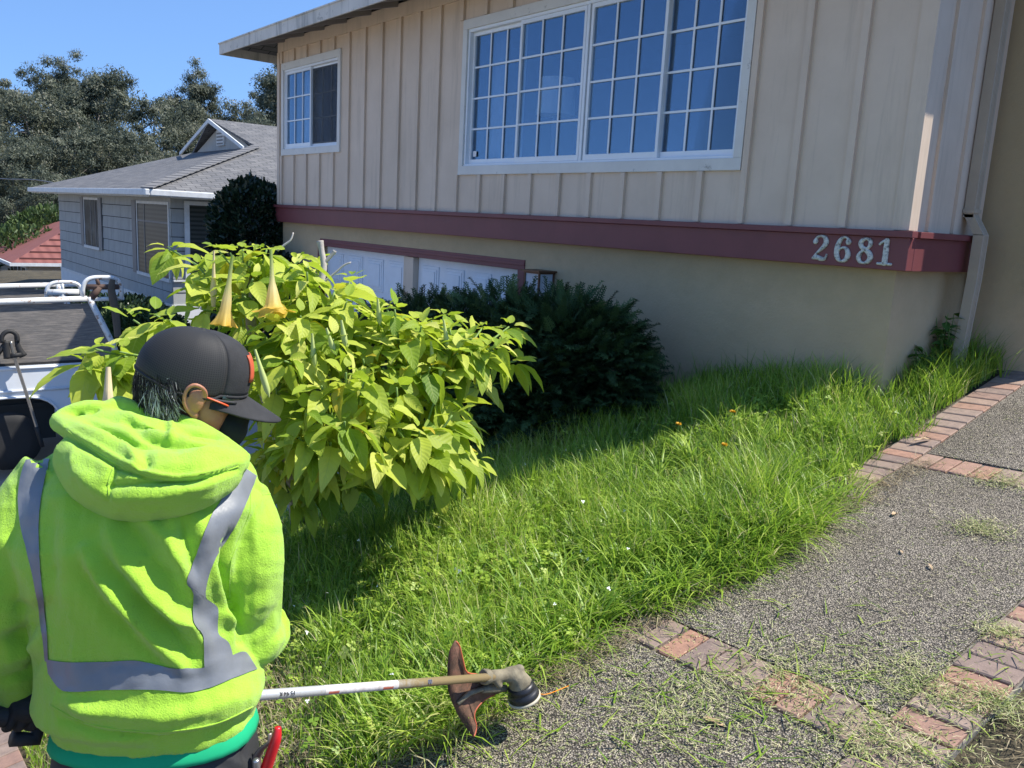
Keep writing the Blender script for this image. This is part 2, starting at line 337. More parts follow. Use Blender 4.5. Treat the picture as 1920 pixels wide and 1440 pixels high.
def walled(b,x0,x1,z0,z1,holes,y0,y1):
    xs=sorted({x0,x1,*[h[0] for h in holes],*[h[1] for h in holes]}); zs=sorted({z0,z1,*[h[2] for h in holes],*[h[3] for h in holes]})
    for i in range(len(xs)-1):
        for j in range(len(zs)-1):
            xm,zm=(xs[i]+xs[i+1])/2,(zs[j]+zs[j+1])/2
            if any(h[0]<xm<h[1] and h[2]<zm<h[3] for h in holes): continue
            b.box((xs[i],y0,zs[j]),(xs[i+1],y1,zs[j+1]))
house=empty('house',(-7.3,5.2,-1.0)); tag(house,'beige board-and-batten house with maroon band, large gridded window and number on it','house')
BW=(-7.485,-3.92,2.075,3.59); SW=(-11.955,-10.155,2.385,3.64)
b=MB(); hb=(BW[0]+.06,BW[1]-.06,BW[2]+.06,BW[3]-.06); hs=(SW[0]+.06,SW[1]-.06,SW[2]+.06,SW[3]-.06)
walled(b,XL,XR,1.66,3.95,[hb,hs],YB,YB+.1)
def battens(b,holes):
    x=XR-.43
    while x>XL+.1:
        segs=[(1.70,3.80)]
        for h in holes:
            if h[0]-.03<x<h[1]+.03: segs=[(1.70,h[2]-.003),(h[3]+.003,3.80)]
        for z0,z1 in segs:
            if z1-z0>.03: b.box((x-.026,YB-.027,z0),(x+.026,YB+.002,z1))
        x-=.4035
battens(b,[BW,SW])
b.box((XL,YB-.023,3.80),(XR,YB+.001,3.948))
b.box((XR-.085,YB-.024,1.70),(XR+.022,YB+.001,3.799)); b.box((XL-.022,YB-.024,1.70),(XL+.06,YB+.001,3.799))
b.build('front_wall',M_board,house)
b=MB(); b.box((XR-.1,YB+.101,1.66),(XR,6.25,3.95)); y=YB+.22
while y<6.1: b.box((XR-.001,y,1.70),(XR+.021,y+.05,3.94)); y+=.34
b.box((XR-.001,YB+.003,1.70),(XR+.0215,YB+.085,3.94)); b.build('side_wall',M_board,house)
b=MB(); b.box((XL,YB+.11,1.66),(XL+.1,12,3.95)); b.box((XL,11.9,-1),(3,12,3.9)); b.box((XL+.05,YS+.2,-1.3),(XL+.15,11.9,1.6)); b.build('rear_walls',M_board,house)
# lower stucco storey with the garage opening
gt=1.185; XG0=float(PL(612,460,(0,5.3,0),(0,1,0))[0]); XG1=float(PL(985,510,(0,5.3,0),(0,1,0))[0]); XP0=float(PL(765,480,(0,5.3,0),(0,1,0))[0]); XP1=float(PL(783,480,(0,5.3,0),(0,1,0))[0])
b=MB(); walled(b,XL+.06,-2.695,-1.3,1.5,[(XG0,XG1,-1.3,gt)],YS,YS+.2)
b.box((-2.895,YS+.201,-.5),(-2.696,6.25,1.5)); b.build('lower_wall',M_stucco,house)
b=MB(); b.box((XG0-.02,YS-.012,gt-.012),(XG1+.085,YS+.06,gt+.085)); b.box((XG1-.015,YS-.013,-.9),(XG1+.086,YS+.061,gt-.013)); b.box((XG0-.085,YS-.013,-1.3),(XG0+.0,YS+.061,gt+.0)); 
b.box((XG0,YS-.02,gt+.03),(XG1+.086,YS-.013,gt+.06)); b.build('garage_trim',M_mar,house,bev=.004)
b=MB(); b.box((XP0,YS+.02,-1.3),(XP1,YS+.16,gt-.02)); b.build('garage_post',M_board,house)
M_door=simple('garage_door_paint',(.72,.75,.78),.45,var=.04)
def gdoor(x0,x1):
    b=MB(); b.box((x0,YS+.09,-1.25),(x1,YS+.13,gt-.02)); n=4; w=(x1-x0)/n
    for r in range(4):
        z1=gt-.10-r*.53; z0=z1-.40
        for i in range(n):
            a0,a1=x0+i*w+.09,x0+(i+1)*w-.05
            b.box((a0,YS+.078,z0),(a1,YS+.0905,z1)); b.box((a0+.03,YS+.070,z0+.03),(a1-.03,YS+.0785,z1-.03)); b.box((a0+.06,YS+.060,z0+.06),(a1-.06,YS+.0705,z1-.06))
    b.build('garage_door',M_door,house,bev=.006)
gdoor(XG0+.005,XP0-.005); gdoor(XP1+.005,XG1-.02)
b=MB(); b.box((XL-.03,YBAND,1.452),(-2.6,YS-.002,1.655)); b.box((XL-.03,YS-.001,1.452),(XL+.055,YS+.3,1.655)); b.build('maroon_band',M_mar,house,bev=.004)
b=MB(); b.box((-2.694,YS,1.452),(-2.6,6.165,1.655)); b.box((-2.644,YS,1.6552),(-2.573,6.166,1.6945)); b.build('side_band',M_mar,house,bev=.003)
b=MB(); b.box((XL-.05,YCAP,1.6552),(-2.573,YB-.0005,1.6948)); b.build('band_cap',M_mar,house,bev=.003)
# chimney-like stucco wing at the right, entry wall behind
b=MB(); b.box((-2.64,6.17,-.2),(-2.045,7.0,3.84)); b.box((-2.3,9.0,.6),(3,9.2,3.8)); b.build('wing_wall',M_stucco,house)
# windows
def window(name,W,sashes,cols,rows,ymid,parent,casew=.092,bot=.088):
    x0,x1,z0,z1=W; b=MB(); yf=YB-.024; yb=YB+.012
    b.box((x0,yf,z1-casew),(x1,yb,z1)); b.box((x0,yf+.0005,z0),(x1,yb,z0+bot)); b.box((x0,yf+.001,z0+bot),(x0+casew*.8,yb,z1-casew)); b.box((x1-casew*.8,yf+.001,z0+bot),(x1,yb,z1-casew))
    wo=b.build(name,M_case,parent,bev=.003)
    ix0,ix1,iz0,iz1=x0+casew*.8,x1-casew*.8,z0+bot,z1-casew; f=.028
    b=MB(); b.box((ix0,YB-.004,iz1-f),(ix1,YB+.09,iz1)); b.box((ix0,YB-.004,iz0),(ix1,YB+.09,iz0+f*.7)); b.box((ix0,YB-.0035,iz0+f*.7),(ix0+f,YB+.09,iz1-f)); b.box((ix1-f,YB-.0035,iz0+f*.7),(ix1,YB+.09,iz1-f))
    for q in ymid: b.box((q-.016,YB-.003,iz0+f*.7),(q+.016,YB+.09,iz1-f))
    b.build('window_frame',M_vinyl,wo,bev=.003)
    for sx0,sx1,dep,scr in sashes:
        s=MB(); y0=YB+.006+dep; y1=y0+.03; t=.035; za,zb=iz0+f*.7+.002,iz1-f-.002
        s.box((sx0,y0,zb-t),(sx1,y1,zb)); s.box((sx0,y0,za),(sx1,y1,za+t+.012)); s.box((sx0,y0+.0005,za+t+.012),(sx0+t*.8,y1,zb-t)); s.box((sx1-t*.8,y0+.0005,za+t+.012),(sx1,y1,zb-t))
        gx0,gx1,gz0,gz1=sx0+t*.8,sx1-t*.8,za+t+.012,zb-t
        for c in range(1,cols): q=gx0+(gx1-gx0)*c/cols; s.box((q-.0085,y0+.008,gz0),(q+.0085,y0+.016,gz1))
        for r in range(1,rows): q=gz0+(gz1-gz0)*r/rows; s.box((gx0,y0+.0075,q-.0085),(gx1,y0+.0165,q+.0085))
        so=s.build('sash',M_vinyl,wo)
        p=MB(); p.box((gx0+.001,y0+.018,gz0+.001),(gx1-.001,y0+.022,gz1-.001)); p.build('pane',M_glass,wo)
        if scr:
            p=MB(); p.box((gx0-.01,y0-.004,gz0-.02),(gx1+.01,y0-.0015,gz1+.01)); q=p.build('insect_screen',M_scr,wo)
    return wo
m=MT('screen_mesh',(.05,.06,.07),.8); tr=m.n('ShaderNodeBsdfTransparent'); mx=m.n('ShaderNodeMixShader'); mx.inputs[0].default_value=.5
m.nt.links.new(tr.outputs[0],mx.inputs[1]); m.nt.links.new(m.b.outputs[0],mx.inputs[2]); m.nt.links.new(mx.outputs[0],m.nt.nodes['Material Output'].inputs[0]); M_scr=m.m
window('window',BW,[(-7.385,-6.555,.035,0),(-6.585,-5.685,0,0),(-5.625,-4.76,0,0),(-4.79,-4.02,.035,0)],3,4,[-5.655],house)
qs=PL(888,288,(0,YB+.04,0),(0,1,0)); b=MB(); b.box((qs[0]-.02,YB+.048,qs[2]-.03),(qs[0]+.035,YB+.05,qs[2]+.025)); b.build('window_sticker',simple('white_sticker',(.7,.7,.7),.6),house)
window('window',SW,[(-11.855,-11.05,0,0),(-11.08,-10.255,.035,1)],3,3,[],house)
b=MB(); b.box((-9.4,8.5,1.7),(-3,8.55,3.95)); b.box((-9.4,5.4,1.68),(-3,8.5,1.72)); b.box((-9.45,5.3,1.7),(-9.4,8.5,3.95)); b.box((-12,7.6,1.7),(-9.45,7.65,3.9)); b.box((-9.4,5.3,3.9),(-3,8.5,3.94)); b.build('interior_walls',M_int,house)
# roof with fascia and rafter tails
m=MT('shingles',(.1,.1,.1),.9); bt=m.n('ShaderNodeTexBrick'); bt.inputs['Scale'].default_value=1; bt.inputs['Brick Width'].default_value=.3; bt.inputs['Row Height'].default_value=.14; bt.inputs['Mortar Size'].default_value=.008
bt.inputs['Color1'].default_value=(.11,.11,.112,1); bt.inputs['Color2'].default_value=(.165,.16,.155,1); bt.inputs['Mortar'].default_value=(.03,.03,.03,1)
m.nt.links.new(m.n('ShaderNodeUVMap').outputs[0],bt.inputs['Vector']); m.set('Base Color',m.mix(.5,bt.outputs['Color'],m.ramp(m.noise(5,6),[(.3,(.6,.6,.6)),(.7,(1.3,1.3,1.3))]),'MULTIPLY'))
m.bump(m.math('ADD',bt.outputs['Fac'],0),-.6,.01) ; M_shin=m.m
def roof_mesh(name,polys,mat,parent,thick=.05):
    """polys: planar faces; uv in metres along/up the slope"""
    V=[];F=[];U=[]
    for p in polys:
        p=[np.array(q,float) for q in p]; n=np.cross(p[1]-p[0],p[2]-p[0]); n/=np.linalg.norm(n)
        if n[2]<0: p=p[::-1]; n=-n
        e=np.cross((0,0,1.),n); e/=np.linalg.norm(e); f=np.cross(n,e); o=len(V)
        for q in p: V.append(q); U.append((q@e,q@f))
        F.append(tuple(range(o,o+len(p)))); o=len(V)
        for q in p: V.append(q-np.array([0,0,thick])); U.append((q@e,q@f))
        F.append(tuple(range(o,o+len(p)))[::-1])
        for i in range(len(p)): F.append((o+i-len(p),o+i,o+(i+1)%len(p),o+(i+1)%len(p)-len(p)))
    return npmesh(name,V,np.array(F,dtype=object),mat,parent,uv=U)
EX0,EX1,EY0,EY1,EZ=-12.62,-2.10,4.56,12.6,3.885; sl=.27; hh=(EY1-EY0)/2
A=(EX0,EY0,EZ);B=(EX1,EY0,EZ);C_=(EX1,EY1,EZ);D=(EX0,EY1,EZ);R0=(EX0+hh,EY0+hh,EZ+sl*hh);R1=(EX1-hh,EY0+hh,EZ+sl*hh)
roof_mesh('roof',[(A,B,R1,R0),(B,C_,R1),(C_,D,R0,R1),(D,A,R0)],M_shin,house,.03)
b=MB(); h=.115
b.box((EX0-.02,EY0-.022,EZ-.03-h),(EX1+.02,EY0,EZ+.005)); b.box((EX0-.0205,EY0,EZ-.03-h),(EX0+.0,EY1,EZ+.004)); b.box((EX1,EY0,EZ-.03-h),(EX1+.0205,EY1,EZ+.004)); b.build('fascia',M_fascia,house,bev=.003)
b=MB(); b.box((EX0-.03,EY0-.034,EZ-.005),(EX1+.03,EY0+.02,EZ+.012)); b.build('roof_edge_flashing',M_fascia,house)
x=XL+.2
while x<-2.3:
    MB().prism([(x,EY0,EZ-.13),(x,YB-.02,EZ-.13+sl*.6),(x,YB-.02,EZ-.035+sl*.6),(x,EY0,EZ-.035)],(.045,0,0)).build('rafter_tail',M_soffit,house); x+=.61
y=YB+.25
while y<9: MB().prism([(EX0,y,EZ-.13),(XL-.02,y,EZ-.13+sl*.5),(XL-.02,y,EZ-.035+sl*.5),(EX0,y,EZ-.035)],(0,.045,0)).build('rafter_tail',M_soffit,house); y+=.61
# downspout
M_spout=paint('downspout_paint',(.40,.33,.25),(.46,.385,.29),5,.45)
b=MB(); hx,hy=-2.585,5.93
def dsp(pts):
    for p,q in zip(pts[:-1],pts[1:]):
        p,q=np.array(p,float),np.array(q,float); d=(q-p)/2; b.obox((p+q)/2,(.032,0,0),np.array([0,.042,0]),d*1.02)
        for s in (-.018,0,.018): b.obox((p+q)/2+np.array([.033,s,0]),(.0025,0,0),(0,.004,0),d)
dsp([(hx-.02,hy,3.7),(hx-.02,hy,1.83)]); dsp([(hx-.02,hy,1.83),(hx+.062,hy,1.70)]); dsp([(hx+.062,hy,1.70),(hx+.062,hy,1.42)]); dsp([(hx+.062,hy,1.42),(hx+.045,hy-.02,.82)])
b.box((hx-.055,hy-.05,1.84),(hx+.02,hy+.05,1.865)); b.build('downspout',M_spout,house)
# house numbers: relief strokes with a rounded profile
m=MT('number_metal',(.5,.52,.5),.5); m.set('Base Color',m.ramp(m.noise(45,6,.75),[(.38,(.12,.12,.11)),(.47,(.50,.50,.45)),(.7,(.74,.74,.67))])); M_num=m.m
DG={'2':[[(.13,.74,.10),(.14,.80,.08)],[(.10,.78,.05),(.2,.92,.05),(.36,.97,.045),(.52,.92,.075),(.60,.78,.1),(.56,.62,.095),(.42,.46,.07),(.24,.28,.05),(.1,.1,.045)],[(.1,.08,.06),(.26,.12,.09),(.46,.07,.085),(.6,.08,.07),(.66,.16,.045),(.68,.26,.03)]],
'6':[[(.56,.78,.10),(.56,.8,.1)],[(.58,.86,.06),(.46,.96,.045),(.32,.95,.06),(.18,.80,.085),(.11,.55,.1),(.12,.28,.1),(.22,.1,.08),(.36,.035,.05),(.52,.1,.08),(.6,.28,.1),(.54,.48,.08),(.4,.57,.05),(.26,.52,.045),(.18,.44,.04)]],
'8':[[(.36,.96,.045),(.2,.88,.08),(.15,.76,.09),(.22,.62,.085),(.4,.52,.09),(.56,.38,.1),(.6,.24,.1),(.52,.09,.08),(.36,.03,.045),(.2,.08,.07),(.12,.24,.09),(.18,.4,.07),(.32,.52,.055),(.48,.62,.06),(.55,.76,.08),(.5,.9,.075),(.36,.96,.045)]],
'1':[[(.12,.78,.05),(.22,.86,.06),(.36,.93,.08)],[(.38,.93,.09),(.38,.5,.1),(.38,.08,.1)],[(.12,.05,.05),(.38,.05,.055),(.64,.05,.05)]]}
def digit(ch,xc,zc,hgt=.165):
    n=64; xs=np.linspace(-.05,.82,n); ys=np.linspace(-.06,1.06,int(n*1.3)); X,Y=np.meshgrid(xs,ys,indexing='ij'); D=np.full(X.shape,9.)
    for st in DG[ch]:
        pp=spline(np.array(st),60)
        for (px,py,pr) in pp: D=np.minimum(D,(np.hypot(X-px,Y-py)-pr*1.1)/.09)
    hgtf=np.where(D<0,np.sqrt(np.clip(-D,0,1)*(2-np.clip(-D,0,1))),0)*.011+.004
    ins=D<.02; V=[];F=[];idx={}
    def vid(i,j,k):
        if (i,j,k) not in idx:
            idx[(i,j,k)]=len(V); V.append((xc+(xs[i]-.36)*hgt,YBAND-(hgtf[i,j] if k else -.002),zc+(ys[j]-.5)*hgt))
        return idx[(i,j,k)]
    cell=lambda i,j:0<=i<n-1 and 0<=j<len(ys)-1 and ins[i:i+2,j:j+2].all()
    for i in range(n-1):
        for j in range(len(ys)-1):
            if cell(i,j):
                F.append((vid(i,j,1),vid(i+1,j,1),vid(i+1,j+1,1),vid(i,j+1,1)))
                for (di,dj,a,c) in ((-1,0,(i,j),(i,j+1)),(1,0,(i+1,j+1),(i+1,j)),(0,-1,(i+1,j),(i,j)),(0,1,(i,j+1),(i+1,j+1))):
                    if not cell(i+di,j+dj): F.append((vid(*a,1),vid(*c,1),vid(*c,0),vid(*a,0)))
    npmesh('number_digit',V,F,M_num,house,True)
for ch,px in (('2',1538),('6',1581),('8',1623),('1',1661)):
    q=PL(px,468,(0,YBAND,0),(0,1,0)); digit(ch,q[0],1.562)
# wall lantern by the garage
lan=empty('wall_lantern',(-6.0,5.15,.95)); tag(lan,'copper framed wall lantern with frosted panes at the right end of the garage','lantern')
M_cop=simple('copper',(.14,.075,.045),.5,.6); M_fro=simple('frosted_glass',(.5,.52,.55),.3)
q=PL(1012,515,(0,5.13,0),(0,1,0)); lx=q[0]; lz0,lz1=.86,1.17; b=MB(); w_=.10
for sx in (-1,1):
    for sy in (-1,1): b.box((lx+sx*w_-.008,5.125+sy*.085-.008,lz0),(lx+sx*w_+.008,5.125+sy*.085+.008,lz1))
b.box((lx-w_-.012,5.03,lz0-.015),(lx+w_+.012,5.222,lz0)); b.box((lx-w_-.012,5.03,lz1),(lx+w_+.012,5.222,lz1+.015)); b.box((lx-w_-.035,5.005,lz1+.0155),(lx+w_+.035,5.223,lz1+.03)); b.build('lantern_frame',M_cop,lan)
b=MB(); b.box((lx-w_+.0,5.042,lz0+.001),(lx+w_,5.208,lz1-.001)); b.build('frosted_pane',M_fro,lan)
# table lamp and curtains behind the panes
M_cloth=simple('curtain_cloth',(.5,.52,.56),.9)
lp=empty('table_lamp',(-6.5,5.62,1.72)); tag(lp,'table lamp with a pale drum shade seen through the large window','lamp'); q=PL(1043,182,(0,5.62,0),(0,1,0)); 
b=MB(); b.lathe((q[0],5.62,0),(0,0,1),[(.19,q[2]-.17),(.165,q[2]+.17)],28); b.build('lamp_shade',simple('lamp_shade',(.75,.72,.66),.8),lp)
b=MB(); b.lathe((q[0],5.62,0),(0,0,1),[(.09,1.73),(.05,1.78),(.03,1.9),(.06,2.05),(.03,2.2),(.02,q[2])],16); b.build('lamp_base',simple('lamp_base',(.15,.13,.12),.4),lp)
def curtain(label,x0,x1,y,z0,z1):
    n=int((x1-x0)*60); xs=np.linspace(x0,x1,n); V=[];F=[]
    for i,x in enumerate(xs):
        yy=y+.02*math.sin(i*1.1)+.01*math.sin(i*.37); V+=[(x,yy,z0),(x,yy,z1)]
        if i: F.append((2*i-2,2*i,2*i+1,2*i-1))
    o=npmesh('curtain',V,F,M_cloth,None,True); s=o.modifiers.new('s','SOLIDIFY'); s.thickness=.002; tag(o,label,'curtain')
curtain('pale curtain gathered behind the left sash of the small window',-11.8,-11.0,5.42,2.45,3.55)
curtain('pale curtain hanging at the left end of the large window',-7.36,-7.12,5.45,2.12,3.5)
# ================================================================ NEIGHBOUR HOUSES
M_gsid=paint('grey_siding',(.31,.32,.31),(.39,.40,.385),2.2,.8,streak=(.27,.28,.275)); M_gtrim=simple('grey_trim',(.60,.61,.60),.6); M_gsh=simple('shutter_paint',(.17,.17,.17),.6); M_found=paint('foundation_paint',(.60,.62,.62),(.70,.71,.71),3,.8)
m=MT('dark_glass',(.05,.06,.06),.5,0,.08); m.set('Base Color',m.ramp(m.noise(2,5),[(.40,(.018,.022,.022)),(.7,(.10,.11,.11))])); M_dgl=m.m
m=MT('blinds_and_reflection',(.3,.3,.29),.4); wv=m.n('ShaderNodeTexWave'); wv.wave_type='BANDS'; wv.bands_direction='Z'; wv.inputs['Scale'].default_value=3.4; m.nt.links.new(m.co(),wv.inputs['Vector']); m.set('Base Color',m.mix(m.noise(2,5),m.ramp(wv.outputs['Fac'],[(.2,(.02,.025,.022)),(.7,(.085,.09,.08))]),(.03,.035,.03))); m.set('Specular IOR Level',.15); M_blind=m.m  # faint slats, with a dark green window reflection mixed into the colour
gh=empty('neighbour_house',(-24,8,-1.6)); tag(gh,'grey shingle-sided house with dark roof, gable vent and shutters, next door downhill','house')
GX0,GX1,GY=-29.5,-18.46,5.594
b=MB(); z=-.52; k=0
while z<1.86:   # lapped shingle courses
    z1=min(z+.292,1.9); z+=.018; x=GX0
    while x<GX1-.01:
        x1=min(x+rng.uniform(.5,.8),GX1); d=.016+rng.uniform(0,.004)
        b.prism([(x,GY,z1),(x,GY-.004,z1),(x,GY-d,z),(x,GY,z)][::-1],(x1-x-.006,0,0),rng.random()); x=x1
    y=GY
    while y<14:
        y1=y+rng.uniform(.5,.8); d=.016; b.prism([(GX1,y,z1),(GX1+.004,y,z1),(GX1+d,y,z),(GX1,y,z)],(0,y1-y-.006,0),rng.random()); y=y1
    z=z1
b.build('wall',M_gsid,gh)
b=MB(); b.box((GX0,GY+.001,-.52),(GX1-.001,14,1.9)); b.build('shadow_line_backing',simple('course_shadow',(.03,.032,.035),.9),gh)  # near-black backing paints shadow lines into the gaps between shingle courses
b=MB(); b.box((GX0-.0,GY-.03,-1.9),(GX1+.03,14,-.53)); b.build('foundation',M_found,gh)
b=MB(); b.box((GX0,GY-.04,-.53),(GX1+.04,GY-.001,-.47)); b.box((GX1+.001,GY,-.53),(GX1+.04,14,-.47)); b.box((GX1+.02,GY+.0,.02),(GX1+.06,14,.06)); b.build('water_table_trim',M_gtrim,gh)
ex0,ex1,ey0,ez=-30.3,-17.88,4.99,1.90; xm=(ex0+ex1)/2; s2=.34; yg=8.7; zg=ez+s2*(yg-ey0); hw=3.05
zr=zg+.80; hipx0,hipx1=ex0+(yg-ey0),ex1-(yg-ey0)
roof_mesh('roof',[((ex0,ey0,ez),(ex1,ey0,ez),(hipx1,yg,zg),(hipx0,yg,zg)),
 ((ex1,ey0,ez),(ex1,16,ez),(xm,16,zr),(xm,yg-.35,zr),(hipx1+.0,yg,zg)),((ex0,ey0,ez),(hipx0,yg,zg),(xm,yg-.35,zr),(xm,16,zr),(ex0,16,ez))],M_shin,gh,.06)
b=MB(); b.prism([(hipx0+.15,yg,zg-.1),(hipx1-.15,yg,zg-.1),(xm,yg,zr-.1)],(0,.05,0)); b.build('gable_wall',M_gsid,gh)
b=MB()
for sx,hx_ in ((-1,hipx0),(1,hipx1)):
    p0=np.array([hx_-sx*-.0,yg-.38,zg-.02]); p1=np.array([xm,yg-.38,zr+.0]); b.prism([p0,p1,p1-[0,0,.11],p0-[0,0,.09]],(0,.04,0))
b.build('gable_trim',M_gtrim,gh)
b=MB(); b.box((xm-.28,yg-.06,zg+.12),(xm+.28,yg,zr-.45+.18)); b.build('vent_frame',M_gtrim,gh)
b=MB()
for q in range(4): b.box((xm-.22,yg-.075,zg+.15+q*.09),(xm+.22,yg-.061,zg+.19+q*.09))
b.build('vent_slats',M_gsh,gh)
b=MB(); b.box((ex0-.05,ey0-.10,ez-.14),(ex1+.10,ey0,ez-.01)); b.box((ex1+.0,ey0,ez-.14),(ex1+.10,16,ez-.01)); b.build('gutter',M_gtrim,gh,bev=.02)
b=MB(); b.box((ex0,ey0,ez-.16),(ex1,GY,ez-.1)); b.box((GX1,GY,ez-.16),(ex1,14,ez-.1)); b.build('soffit',M_gtrim,gh)
m=MT('hip_cap',(.17,.165,.16),.9); M_hip=m.m; b=MB()
for q in range(40):
    t=q/40; p=np.array([ex1,ey0,ez])*(1-t)+np.array([hipx1,yg,zg])*t; d=(np.array([hipx1,yg,zg])-np.array([ex1,ey0,ez]))/80
    b.obox(p+[0,0,.03+.01*(q%2)],d*1.02,(.09,.09,-.0),(0,0,.012),rng.random())
b.build('hip_cap_shingles',M_hip,gh)
def gwin(x0,x1,z0,z1,split,shut,blind):
    b=MB(); y=GY-.035; t=.06
    b.box((x0-t,y,z1),(x1+t,GY+.02,z1+t)); b.box((x0-t,y-.02,z0-t*1.2),(x1+t,GY+.02,z0)); b.box((x0-t,y+.001,z0),(x0,GY+.02,z1)); b.box((x1,y+.001,z0),(x1+t,GY+.02,z1))
    w=b.build('window',M_gtrim,gh)
    b=MB(); b.box((x0,y+.012,z0),(x1,GY-.018,z1)); b.build('pane',M_blind if blind else M_dgl,w)
    b=MB()
    for q in split[0]: b.box((q-.02,y+.004,z0),(q+.02,y+.0115,z1))
    for q in split[1]: b.box((x0,y+.005,q-.02),(x1,y+.0118,q+.02))
    if b.V: b.build('window_bar',M_gsh,w)
    for s in shut:
        c=x0-t-.33 if s<0 else x1+t+.02
        b=MB(); b.box((c,GY-.05,z0-.05),(c+.31,GY-.017,z1+.06)); b.build('shutter',M_gsh,gh)
gwin(-26.1,-24.55,.39,1.62,([-25.35,-24.85],[]),(-1,1),False)
gwin(-20.9,-18.62,.06,1.60,([-20.35],[1.22]),(-1,),True)
b=MB(); xs=GX1; b.box((xs+.02,GY+.35,.06),(xs+.045,GY+2.6,1.62)); b.build('pane',M_blind,gh)
b=MB(); b.box((xs+.018,GY+.25,.0),(xs+.06,GY+.35,1.7)); b.box((xs+.018,GY+.35,1.62),(xs+.06,GY+2.7,1.7)); b.build('window_trim',M_gtrim,gh)
# red tiled house farther down
M_rt=MT('red_tiles',(.3,.08,.05),.8); wv=M_rt.n('ShaderNodeTexWave'); wv.bands_direction='X'; wv.inputs['Scale'].default_value=.75; M_rt.nt.links.new(M_rt.n('ShaderNodeUVMap').outputs[0],wv.inputs['Vector'])
M_rt.set('Base Color',M_rt.mix(M_rt.noise(2,6),(.16,.05,.04),(.25,.09,.07))); M_rt.bump(wv.outputs['Fac'],.8,.04)
M_sid=simple('tan_siding',(.50,.46,.40),.8)
rh=empty('red_roof_house',(-50,10,-4)); tag(rh,'small house with red tiled roof beyond the grey one','house')
def ray_pt(px,py,d): return P(px,py,d)
c0=P(22,492,38); zc=c0[2]  # eave corner
ex,ey=c0[0],c0[1]
roof_mesh('roof',[((ex,ey,zc),(ex,ey+11,zc),(ex-7,ey+11,zc+2.3),(ex-7,ey+5,zc+2.3)),((ex-14,ey,zc),(ex,ey,zc),(ex-7,ey+5,zc+2.3)),((ex-14,ey,zc),(ex-7,ey+5,zc+2.3),(ex-7,ey+11,zc+2.3),(ex-14,ey+11,zc))],M_rt.m,rh,.12)
b=MB()
for q in range(9):
    z=zc+.05+q*.3; t=(q+.5)/9; b.box((ex-7*t-.03,ey+5*t+.1,zc+2.3*t+.0),(ex-7*t+.03,ey+11,zc+2.3*t+.07))
b.build('tile_ridges',simple('dark_red_tile',(.10,.03,.025),.8),rh)
b=MB(); b.box((ex-.02,ey,zc-.16),(ex+.1,ey+11,zc-.02)); b.box((ex-14,ey-.1,zc-.16),(ex+.1,ey,zc-.02)); b.build('gutter',M_gtrim,rh)
b=MB(); b.box((ex-13,ey+.8,-6),(ex-.7,ey+10,zc-.1))
for q in range(16): b.box((ex-.7,ey+.8,zc-.3-q*.2),(ex-.68+.0,ey+10,zc-.3-q*.2+.17)); b.box((ex-13,ey+.78,zc-.3-q*.2),(ex-.7,ey+.8,zc-.3-q*.2+.17))
b.build('wall',M_sid,rh)
b=MB(); b.box((ex-4.3,ey+.7,zc-3.2),(ex-.95,ey+.77,zc-.15)); wq=b.build('window',M_gtrim,rh)
b=MB(); b.box((ex-4.1,ey+.67,zc-3.0),(ex-3.4,ey+.69,zc-.35)); b.box((ex-3.0,ey+.67,zc-3.0),(ex-2.4,ey+.69,zc-.35)); b.box((ex-2.0,ey+.67,zc-3.0),(ex-1.2,ey+.69,zc-.35)); b.build('pane',M_dgl,wq)
